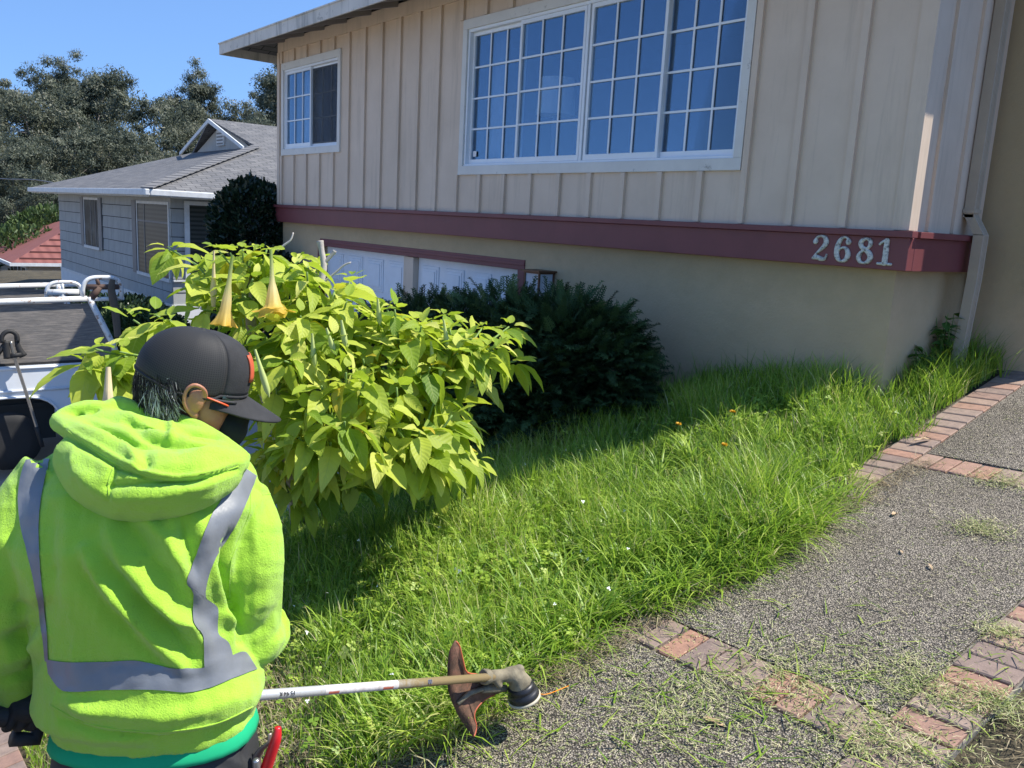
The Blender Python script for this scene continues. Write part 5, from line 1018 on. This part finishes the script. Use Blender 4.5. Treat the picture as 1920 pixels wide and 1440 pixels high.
# shirt hem and trousers
V,F=loft([ring(112,473,1345,1.615,.112),ring(106,479,1362,1.615,.120),ring(104,480,1371,1.615,.122),ring(113,473,1373,1.615,.112)]); me=npmesh('shirt_hem',V,np.array(F,dtype=object),M_shirt,man,True)
hip=P(292,1450,1.63); fl=gz
def leg(s):
    h=hip+RC*s*.095; kx=h+RC*s*.035+FH*.05; kx[2]=gz+.46; an=h+RC*s*.055+FH*.0; an[2]=gz+.10; return [h,(h+kx)/2,kx,(kx+an)/2-FH*.02,an]
tl_=[loft([ring(116,472,1360,1.62,.106),ring(108,480,1410,1.62,.118),ring(104,488,1490,1.63,.135),ring(110,480,1560,1.63,.135)]),tb(leg(-1),[.105,.095,.078,.07,.062]),tb(leg(1),[.105,.095,.078,.07,.062])]
pl_=[([(180,1410),(300,1440),(430,1405)],6,-.004),([(400,1400),(440,1430),(470,1440)],9,.005),([(455,1385),(462,1440)],5,-.008)]
msolid('trousers',tl_,.009,M_pants,man,5,foldfn(pl_,1,.0018,14))
for s in (-1,1):
    a=leg(s)[-1]; b=MB(); 
    msolid('boot',[tube([a+[0,0,.10],a-[0,0,.04]],[.056,.054],14),tube(spline([a-[0,0,.05]-RC*.02,a+RC*.06-[0,0,.055]+FH*.02,a+RC*.17-[0,0,.07]+FH*.05],8),np.array([.052,.052,.04]),14,flat=.8)],.008,simple('boot_leather',(.06,.04,.025),.7),man,3)
# --- body: one continuous surface (head, neck, trunk, arms, hands, legs)
O=P(366,712,1.70); f_=RC*.955+FH*.22-UP*.20; f_/=np.linalg.norm(f_); s__=np.cross(f_,UP); s__/=np.linalg.norm(s__); u_=np.cross(s__,f_)   # s__ points to his right, the camera's side
if s__@(CAM-O)<0: s__=-s__
RH=np.stack([f_,s__,u_],1)
def HP(a,b_,c): return O+f_*a+s__*b_+u_*c
wristR=foreR[-1]; wristL=foreL[-1]
head_parts=[ball(HP(-.012,0,.006),(.094,.073,.084),24,RH),ball(HP(.02,0,-.05),(.066,.062,.065),20,RH),ball(HP(.045,0,-.085),(.044,.048,.036),18,RH),ball(HP(.036,.044,-.050),(.038,.026,.052),14,RH),ball(HP(.036,-.044,-.050),(.038,.026,.052),14,RH),
 tube([HP(.080,0,-.018),HP(.108,0,-.052)],[.011,.016],10),ball(HP(.086,0,-.082),(.016,.024,.010),12,RH),ball(HP(.082,0,-.105),(.020,.024,.016),12,RH),ball(HP(.088,0,.0),(.012,.045,.010),12,RH),
 tube(spline([HP(-.03,0,-.04),HP(-.055,0,-.10),HP(-.10,0,-.18)],8),[.058]*8,14)]
body_parts=head_parts+[loft([ring(235,385,790,1.69,.055),ring(150,430,850,1.65,.09),ring(110,450,930,1.63,.11),ring(115,425,1080,1.62,.105),ring(125,430,1220,1.62,.10),ring(135,450,1400,1.63,.09),ring(135,455,1500,1.63,.10)]),tb(armR,[.055,.05,.045,.04]),tb(foreR,[.042,.04,.034,.027]),tb(armL,[.055,.05,.047,.042]),tb(foreL,[.044,.042,.034,.028]),tb(leg(-1),[.085,.075,.055,.05,.04]),tb(leg(1),[.085,.075,.055,.05,.04])]
# ---- string trimmer line (needed by the hands)
SH1=P(938,1268,2.72); SH0=P(-60,1347,1.56); shd=SH1-SH0; SHL=np.linalg.norm(shd); shd/=SHL
def onshaft(px): # point of the shaft seen in this photo column
    best=min(np.linspace(0,SHL,400),key=lambda t:abs(proj(SH0+shd*t)[0]-px)); return SH0+shd*best
gripL=onshaft(48); gripR=onshaft(392)+UP*.06
def hand(wrist,center,axis,palm_out,mat_parts,side=1):
    """fist round a bar: bar centre and axis, palm_out = direction from the bar to the back of the hand"""
    axis=axis/np.linalg.norm(axis); o=palm_out-axis*(palm_out@axis); o/=np.linalg.norm(o); t=np.cross(axis,o)*side; P_=[]
    pc=center+o*.030; P_.append(tube(spline([wrist,(wrist+pc)/2+o*.008,pc+t*-.012],6),np.array([.028,.033,.036]),14,flat=.8)); P_.append(ball(pc,(.042,.042,.030),16))
    for i,(l,r) in enumerate(((.92,.0098),(1.0,.0102),(.95,.0098),(.8,.0088))):
        b0=center+axis*(.030-.0205*i); R=.024; pts=[]
        for q in np.linspace(-.35,3.5*l,9): pts.append(b0+(o*math.cos(q)+t*math.sin(q))*(R+(.010 if q<.6 else 0)))
        P_.append(tube(spline(pts,14),np.linspace(r*1.1,r*.82,14),10))
    th=[pc+axis*.03-t*.012,center+axis*.045-t*.022+o*.008,center+axis*.040-t*.02-o*.016,center+axis*.030-o*.026]; P_.append(tube(spline(th,12),np.linspace(.0125,.0095,12),10)); return P_
hp_L=hand(wristL,gripL,shd,(UP*.8-FH*.5),None,1); hp_R=hand(wristR,gripR,shd,(UP*.7-FH*.3+RC*.1),None,1)
msolid('body',body_parts+hp_L[:2]+hp_R[:2],.0062,M_skin,man,4)
msolid('glove',hp_L+[tube([wristL+(wristL-gripL)*.25,wristL*.6+gripL*.4],[.034,.033],14)],.0032,M_glove,man,3); msolid('glove',hp_R+[tube([wristR+(wristR-gripR)*.2,wristR*.6+gripR*.4],[.034,.033],14)],.0032,M_glove,man,3)
# ear (the camera-side one): helix ring, bowl, lobe
def ear(sd,nm):
    E=lambda a,b_,c: HP(.016+a*.92,sd*(.069+b_),-.021+c*.98)
    P_=[tube(spline([E(.014,.004,-.006),E(.018,.012,.012),E(.010,.018,.026),E(-.008,.022,.031),E(-.020,.022,.020),E(-.023,.020,.0),E(-.017,.016,-.016),E(-.006,.010,-.028),E(.004,.006,-.032)],30),np.interp(np.linspace(0,1,30),[0,.3,.6,.85,1],[.003,.0042,.004,.0048,.006]),10),
      tube(spline([E(.004,.006,.016),E(-.008,.014,.014),E(-.013,.014,.0),E(-.008,.010,-.014),E(.003,.007,-.016)],16),.0042,8),ball(E(-.002,.0075,.0),(.0185,.0105,.0285),14,RH),ball(E(.002,.005,-.033),(.009,.005,.010),12,RH),ball(E(.013,.004,-.006),(.005,.005,.008),10,RH)]
    return msolid(nm,P_,.0022,M_skin,man,3)
ear(1,'ear'); ear(-1,'ear')
# eyes, glasses, neck gaiter over mouth and chin
M_eye=simple('eye_white',(.6,.58,.55),.2); M_lens=MT('smoked_lens',(.03,.05,.03),.04,0,.9); M_lens=M_lens.m; M_org=simple('orange_plastic',(.65,.09,.02),.4)
for s in (-1,1):
    V,F=ball(HP(.076,s*.030,-.022),.0115,14); npmesh('eye',V,F,M_eye,man,True)
b=MB()
for s in (-1,1): b.tube(spline([HP(.0,s*.078,-.010),HP(.055,s*.074,-.016),HP(.088,s*.055,-.018)],8),.0032,6)
fr=b.build('glasses',M_blk,man,True)
for s in (-1,1):
    b=MB(); V=[];
    for j in range(7):
        for i in range(7):
            q=-.1+1.15*i/6; z=-.002-.043*j/6*(1-.25*(i/6)**2); V.append(HP(.100-.034*q*q,s*(.008+.062*q/1.05),z-.004*q))
    npmesh('lens',V,[(j*7+i,j*7+i+1,(j+1)*7+i+1,(j+1)*7+i) for j in range(6) for i in range(6)],M_lens,fr,True).modifiers.new('s','SOLIDIFY').thickness=.0018
MB().tube(spline([HP(.030,.079,-.012),HP(.058,.076,-.018),HP(.075,.068,-.024)],8),.0030,8,flat=.6).build('temple_pad',M_org,fr,True)
M_mask=simple('black_gaiter',(.014,.017,.015),.95,var=.3,scale=20)
msolid('neck_gaiter',[ball(HP(.080,0,-.085),(.040,.050,.044),20,RH),ball(HP(.092,0,-.060),(.028,.034,.030),16,RH),tube(spline([HP(.075,0,-.11),HP(.055,0,-.16),HP(.01,0,-.21)],8),np.array([.046,.056,.07]),16)],.005,M_mask,man,5)
b=MB(); b.tube(spline([HP(-.012,.081,-.060),HP(-.002,.074,-.085),HP(.018,.066,-.105),HP(.04,.055,-.118)],10),.0022,6); b.build('mask_strap',M_mask,man,True)
# cap
M_cap=MT('cap_cloth',(.022,.022,.024),.85); M_cap.vary((.017,.017,.018),(.03,.03,.031),30); M_cap.bump(M_cap.noise(300,3),.3,.002); M_cap=M_cap.m
m=MT('cap_mesh',(.02,.02,.02),.7); v=m.mapv(m.n('ShaderNodeUVMap').outputs[0],(150,70,1)); vo=m.n('ShaderNodeTexChecker'); 
sx=m.n('ShaderNodeSeparateXYZ'); m.nt.links.new(v,sx.inputs[0]); h1=m.math('ABSOLUTE',m.math('SUBTRACT',m.math('FRACT',sx.outputs[0]),.5)); h2=m.math('ABSOLUTE',m.math('SUBTRACT',m.math('FRACT',sx.outputs[1]),.5)); hm=m.math('MINIMUM',m.math('MULTIPLY',h1,2.),m.math('MULTIPLY',h2,2.))
m.set('Base Color',m.ramp(hm,[(.2,(.026,.025,.023)),(.5,(.007,.007,.007))])); m.bump(hm,-.6,.003); M_cmesh=m.m
def cap_pt(th,ph):   # th 0 = front, ph 0 = rim .. 1 = top
    a=ph*math.pi/2; fx=math.cos(th); g=math.cos(a)**(.60 if fx>0 else .60+.34*abs(fx)); bulge=.010*math.sin(math.pi*ph)
    rx=.106 if fx>0 else .108; x=rx*fx*g+(.010*max(0,fx)*math.sin(a*1.6))*g; y=.083*math.sin(th)*g; z=(.106)*(math.sin(a)**.92)
    seam=1-.012*math.exp(-((((th/(math.pi/3))%1)-.5)**2)*0)
    dip=.010*max(0,-fx)-.012*abs(math.sin(th))**4*(fx<.5)
    zz=z-.004+(-.006)*(1-ph)*max(0,fx)+dip*(1-ph); return HP(x*1.0-.004,y,zz)
def cap_part(name,th0,th1,mat,n=40,k=20,ph0=0,ph1=1):
    V=[];U=[]
    for i in range(n+1):
        for j in range(k+1):
            th=th0+(th1-th0)*i/n; ph=ph0+(ph1-ph0)*j/k; V.append(cap_pt(th,ph)); U.append((th/6.283,ph*.55))
    F=[(i*(k+1)+j,(i+1)*(k+1)+j,(i+1)*(k+1)+j+1,i*(k+1)+j+1) for i in range(n) for j in range(k)]
    o=npmesh(name,V,F,mat,cap,True,uv=U); s=o.modifiers.new('s','SOLIDIFY'); s.thickness=.002; s.offset=-1; return o
cap=man
cap=cap_part('cap',-.92,.92,M_cap,24); cap_part('mesh_panel',.92,2*math.pi-.92,M_cmesh,60)
def cseam(th): MB().tube([cap_pt(th,q)+ (cap_pt(th,q)-HP(0,0,.02))/np.linalg.norm(cap_pt(th,q)-HP(0,0,.02))*.0006 for q in np.linspace(.0,.99,18)],.0018,6,flat=.6).build('seam',M_cap,cap,True)
for t in (.92,-.92,1.72,-1.72,2.5,-2.5,math.pi): cseam(t)
b=MB(); b.tube([cap_pt(t,0.0) for t in np.linspace(0,2*math.pi,60)],.0042,6); b.build('sweatband',M_cap,cap,True)
V,F=ball(cap_pt(0,1.0),(.006,.006,.004),12,RH); npmesh('button',V,F,M_cap,cap,True)
V=[];n=20;k=10
for i in range(n+1):
    th=-1.12+2.24*i/n; b0=cap_pt(th,0.0); w_=math.cos(th/1.12*math.pi/2)**.55
    for j in range(k+1):
        t=j/k; y=math.sin(th); V.append(b0+f_*(.078*t*w_)-u_*(.004+.055*t*w_*.62+.020*abs(y)**2.2*(.3+.7*t))+s__*(.004*y*t))
o=npmesh('visor',V,[(i*(k+1)+j,(i+1)*(k+1)+j,(i+1)*(k+1)+j+1,i*(k+1)+j+1) for i in range(n) for j in range(k)],M_cap,cap,True); o.modifiers.new('s','SOLIDIFY').thickness=.0035
V=[]
for i in range(9):
    for j in range(7): q=cap_pt(-.30+.60*i/8,.16+.36*j/6); V.append(q+f_*.003)
o=npmesh('patch',V,[(i*7+j,(i+1)*7+j,(i+1)*7+j+1,i*7+j+1) for i in range(8) for j in range(6)],simple('orange_patch',(.55,.10,.04),.6),cap,True); o.modifiers.new('s','SOLIDIFY').thickness=.003
# hair: grey streaked strands below the cap
M_hair=MT('grey_black_hair',(.1,.1,.1),.6,0,.15); M_hair.set('Base Color',M_hair.ramp(M_hair.attr(),[(0,(.010,.009,.008)),(.55,(.022,.020,.018)),(.74,(.16,.145,.125)),(1,(.78,.72,.64))])); M_hair=M_hair.m
n=15000; hr=np.random.default_rng(3); th=hr.uniform(1.78,2*math.pi-1.8,n); z=hr.uniform(-.065,.012,n); rr=.0+hr.uniform(0,.008,n)
st=[];fw=[];up2=[];rd=[];ln=[]
for a,zz,r in zip(th,z,rr):
    k=1-.32*(max(0,-zz-.03)/.05)*.5; bx_,by_=(.103+r)*math.cos(a)*k,(.077+r)*math.sin(a)*k; p=HP(bx_-.002,by_,zz); nn=f_*math.cos(a)+s__*math.sin(a); tang=-f_*math.sin(a)*0+u_*-.8+f_*.45+nn*hr.uniform(.0,.14)+hr.normal(0,.17,3)
    st.append(p);fw.append(tang);up2.append(nn+hr.normal(0,.2,3)); sideburn=math.exp(-((a-2.05)/.38)**2)*math.exp(-((zz+.04)/.04)**2); rd.append(min(1,hr.random()*.62+(.5*sideburn if hr.random()<.9 else 0)+(.4 if hr.random()<.14 else 0))); ln.append(hr.uniform(.02,.042))
HT=np.array([[-.5,0,0],[.5,0,0],[.4,.5,.06],[-.4,.5,.06],[.1,1,.0],[-.1,1,0]]); HF=np.array([[0,1,2,3],[3,2,4,5]]); ln=np.array(ln)
hairroot=msolid('hair',[ball(HP(-.030,0,-.012),(.083,.0745,.062),22,RH)],.005,simple('dark_hair_base',(.010,.010,.012),.6),man,2)
scatter('hair_strands',HT,HF,None,np.array(st),np.array(fw),np.array(up2),np.stack([np.full(n,.0015),ln,ln],1),M_hair,hairroot,rnd=np.array(rd))['kind']='stuff'
# ================================================================ STRING TRIMMER
tr_=empty('string_trimmer',tuple(P(975,1310,2.80))); tag(tr_,'string trimmer with long grimy shaft, rusty orange deflector and black line head','trimmer')
m=MT('trimmer_shaft',(.55,.55,.53),.38,.25); tpos=m.co(); 
sx=m.n('ShaderNodeVectorMath'); sx.operation='DOT_PRODUCT'; m.nt.links.new(tpos,sx.inputs[0]); sx.inputs[1].default_value=tuple(shd); t0=float(SH0@shd); tv=m.math('SUBTRACT',sx.outputs['Value'],t0)
grime=m.math('ADD',m.math('MULTIPLY',m.math('SUBTRACT',tv,SHL*.55),1.3),m.math('MULTIPLY',m.math('SUBTRACT',m.noise(35,6,.75),.5),1.0)); gm=m.ramp(grime,[(.05,(0,0,0)),(.42,(1,1,1))])
c=m.mix(gm,(.50,.50,.49),(.33,.25,.13)); c=m.mix(m.ramp(m.noise(60,5,.8),[(.56,(0,0,0)),(.66,(.5,.5,.5))]),c,(.30,.22,.13)); m.set('Base Color',c); M_shaft=m.m
MB().tube([SH0,SH1+shd*.02],.0127,18).build('shaft',M_shaft,tr_,True)
# sticker patches and the maker's lettering seen upside down on the tube
def shaft_patch(px0,px1,a0,a1,mat,name):
    a,b_=onshaft(px0),onshaft(px1); e=CAM-a; e-=shd*(e@shd); e/=np.linalg.norm(e); g=np.cross(shd,e); V=[];n=8
    for p in (a,b_):
        for i in range(n): q=a0+(a1-a0)*i/(n-1); V.append(p+(e*math.cos(q)+g*math.sin(q))*.0131)
    npmesh(name,V,[(i,i+1,n+i+1,n+i) for i in range(n-1)],mat,tr_,True)
M_dec=simple('faded_decal',(.50,.12,.07),.6,var=.3); M_decw=MT('sticker_white',(.6,.58,.55),.6); M_decw.vary((.45,.40,.36),(.68,.66,.64),60); M_blu=simple('blue_decal',(.08,.12,.22),.6)
shaft_patch(606,742,-1.1,1.2,M_decw.m,'sticker')
gs=np.cross(shd,CAM-SH0); up_sign=1 if gs@UP>0 else -1
for (x0,x1) in ((612,632),(713,733)): shaft_patch(x0,x1,.35 if up_sign<0 else -.95,.95 if up_sign<0 else -.35,M_dec,'sticker_mark')
def text_on(txt,size,loc,xa,ya,mat,parent,name='lettering'):
    cu=bpy.data.curves.new('t','FONT'); cu.body=txt; cu.size=size; cu.extrude=.0004; cu.align_x='CENTER'; cu.align_y='CENTER'; o=bpy.data.objects.new('t',cu); COL.objects.link(o); me=evalmesh(o); bpy.data.objects.remove(o)
    xa=np.array(xa)/np.linalg.norm(xa); ya=np.array(ya)-xa*(np.array(ya)@xa); ya/=np.linalg.norm(ya); za=np.cross(xa,ya); M=Matrix(((xa[0],ya[0],za[0],loc[0]),(xa[1],ya[1],za[1],loc[1]),(xa[2],ya[2],za[2],loc[2]),(0,0,0,1))); me.transform(M); return link(name,me,mat,parent)
M_ink=simple('black_ink',(.03,.03,.03),.6)
pt=onshaft(533); e=CAM-pt; e-=shd*(e@shd); e/=np.linalg.norm(e); text_on('FS 94 R',.0150,pt+e*.0134,-shd,np.cross(e,-shd),M_ink,tr_)
pt=onshaft(800); e=CAM-pt; e-=shd*(e@shd); e/=np.linalg.norm(e); text_on('00',.017,pt+e*.0134,shd,np.cross(e,shd),M_blu,tr_)
# gearbox, head, deflector
M_gear=MT('dusty_gearbox',(.2,.17,.11),.8); M_gear.vary((.13,.11,.07),(.27,.23,.15),30); M_gear.bump(M_gear.noise(60,5),.5,.004); M_gear=M_gear.m
hc=P(973,1300,2.78); hx2=P(1003,1312,2.80)
ax=(P(985,1330,2.83)-P(965,1268,2.76)); ax/=np.linalg.norm(ax)   # head axis, tipped towards the ground
ax=-UP*.88+RC*.30+FH*.05; ax/=np.linalg.norm(ax)
gb_=P(962,1266,2.75)
msolid('gearbox',[tube([P(908,1270,2.68),P(950,1266,2.74)],[.021,.021],16),tube([P(905,1269,2.675),P(915,1269,2.69)],[.025,.025],16),ball(gb_,(.030,.030,.030)),tube([P(950,1266,2.74),P(972,1264,2.76)],[.025,.029],14),tube([gb_+RC*.010,gb_+RC*.016+ax*.036],[.030,.040],18),ball(P(974,1254,2.755),(.017,.017,.014)),tube([P(930,1277,2.70),P(938,1288,2.71)],[.012,.011],8)],.004,M_gear,tr_,3)
hb_=gb_+RC*.014+ax*.030
b=MB(); b.lathe(hb_,ax,[(.020,0),(.038,.004),(.044,.010),(.045,.022),(.043,.026),(.050,.030),(.053,.046),(.050,.054),(.02,.056)],30); b.build('line_head',simple('black_head_plastic',(.018,.018,.020),.4,var=.4,scale=40),tr_,True)
b=MB(); b.lathe(hb_,ax,[(.051,.050),(.0555,.052),(.0555,.058),(.045,.063),(.02,.064)],30); b.build('head_rim',simple('worn_ivory_plastic',(.50,.45,.33),.6),tr_,True)
b=MB(); a=hb_+ax*.035+RC*.05; b.tube(spline([a,a+RC*.03-UP*.002,P(1066,1286,2.88)],8),.0014,6); b.build('cutting_line',simple('orange_line',(.85,.28,.01),.4),tr_,True)
M_def=MT('rusty_orange_deflector',(.2,.09,.05),.85); dn=M_def.noise(24,7,.75); M_def.set('Base Color',M_def.ramp(dn,[(.32,(.055,.035,.022)),(.5,(.14,.075,.045)),(.68,(.25,.11,.07))])); M_def.bump(dn,.6,.006); M_def=M_def.m; M_defe=simple('orange_edge',(.48,.11,.05),.6)
OUT=[(853,1202),(861,1212),(868,1240),(876,1262),(905,1268),(950,1290),(935,1300),(910,1312),(893,1330),(889,1345),(893,1362),(890,1378),(886,1380),(875,1366),(858,1340),(845,1310),(839,1285),(839,1250),(842,1222)]
pass
DD=lambda x,y: 2.66+.0012*(x-839)-.0002*(y-1290)+.05*math.exp(-((x-839)/22)**2)*0
def dpt(x,y,off=0):
    bow=.045*((y-1290)/90)**2; q=P(x,y,2.60+.0016*(x-839)+bow*-.6); return q+FH*off-UP*.0
OUT=[tuple(q) for q in spline(np.array(OUT+OUT[:1],float),58)[:-1]]; n=len(OUT); cxy=(868,1290); V=[];F=[]
for lay,off in ((0,0),(1,.006)):
    V+= [dpt(x,y,off) for x,y in OUT]+[dpt(cxy[0]+(x-cxy[0])*.5,cxy[1]+(y-cxy[1])*.5,off+.012) for x,y in OUT]+[dpt(*cxy,off+.016)]
m_=2*n+1
for i in range(n):
    j=(i+1)%n; F+=[(i,j,n+j,n+i),(n+i,n+j,2*n),(m_+j,m_+i,m_+n+i,m_+n+j),(m_+n+j,m_+n+i,m_+2*n),(j,i,m_+i,m_+j)]
npmesh('deflector',V,np.array(F,dtype=object),M_def,tr_,True)
b=MB(); b.tube([dpt(x,y,.003) for x,y in OUT[1:13]],.0032,6); b.tube([dpt(x,y,.003) for x,y in OUT[19:36]],.0032,6); b.build('deflector_edge',M_defe,tr_,True)
b=MB(); b.tube([dpt(858,1318,-.004),dpt(880,1298,-.006),dpt(925,1282,-.006)],[.008,.010,.010],8,flat=.7); b.tube([dpt(905,1290,-.01),dpt(948,1288,-.008)],.012,8); b.build('deflector_bracket',M_gear,tr_,True)
# engine end behind the worker's left hand, front loop handle
b=MB(); e0=SH0-shd*.02; b.obox(e0-shd*.12,shd*.11,np.cross(shd,UP)*.085,UP*.10); b.build('engine',simple('engine_cover',(.45,.13,.03),.5),tr_,bev=.03)
b=MB(); b.tube([SH0,SH0+shd*.20],.021,12); b.build('rear_grip',M_blk,tr_,True)
b=MB(); c_=onshaft(392); q_=np.cross(shd,UP); q_/=np.linalg.norm(q_); b.tube([c_+q_*.055*math.cos(t)+UP*(.055+.055*math.sin(t))-UP*.045 for t in np.linspace(-1.4,4.6,26)],.010,8); b.build('loop_handle',M_blk,tr_,True)
b=MB(); b.tube([onshaft(70)-UP*.015,onshaft(62)-UP*.055,onshaft(20)-UP*.05],.016,8); b.build('throttle_trigger',M_blk,tr_,True)
# pruners in the back pocket
pk=empty('pruning_shears',tuple(P(500,1430,1.60))); tag(pk,'red-handled pruning shears sticking out of the back pocket of the worker','pruners')
M_red=simple('red_vinyl',(.62,.015,.02),.35,var=.1); M_pst=simple('worn_steel_tang',(.30,.25,.21),.45,.6)
b=MB(); b.tube(spline([P(521,1363,1.585),P(518,1385,1.585),P(508,1415,1.59),P(496,1450,1.60),P(490,1475,1.61)],18),np.array([.006,.0095,.0105,.0115,.011]),12); b.build('handle',M_red,pk,True)
b=MB(); b.tube(spline([P(506,1375,1.60),P(505,1392,1.60),P(490,1405,1.605),P(480,1425,1.61),P(482,1450,1.62)],16),np.array([.004,.005,.007,.010,.011]),10,flat=.5); b.build('blade_tang',M_pst,pk,True)
b=MB(); b.tube(spline([P(480,1424,1.57),P(481,1440,1.575),P(484,1470,1.59)],8),np.array([.006,.0075,.008]),10); b.build('handle',simple('steel_handle',(.4,.4,.4),.3,.8),pk,True)
b=MB(); b.obox(P(492,1490,1.62),RC*.03,FH*.012,UP*.05); b.build('sheath',simple('leather_sheath',(.16,.10,.06),.8),pk,bev=.006)
# ================================================================ dirt bed with roots at the right of the path
M_root=simple('dry_root',(.20,.15,.10),.9)
n=2600; x=rng.uniform(-.86,-.35,n); y=rng.uniform(1.6,4.2,n)
tag(ribbons('bed_litter',np.stack([x,y,H(x,y)+.006+.02*rng.random(n)],1),rng.uniform(0,6.28,n),rng.uniform(.02,.09,n),rng.uniform(.0015,.004,n),rng.uniform(1.2,1.6,n),rng.normal(0,.4,n),M_straw,seg=3),kind='stuff')
# ================================================================ finish: parts keep their places under roots standing at the base
bpy.context.view_layer.update()
for o in list(bpy.data.objects):
    if o.type=='EMPTY' and o.parent is None and not o.get('adopted'): adopt(o)
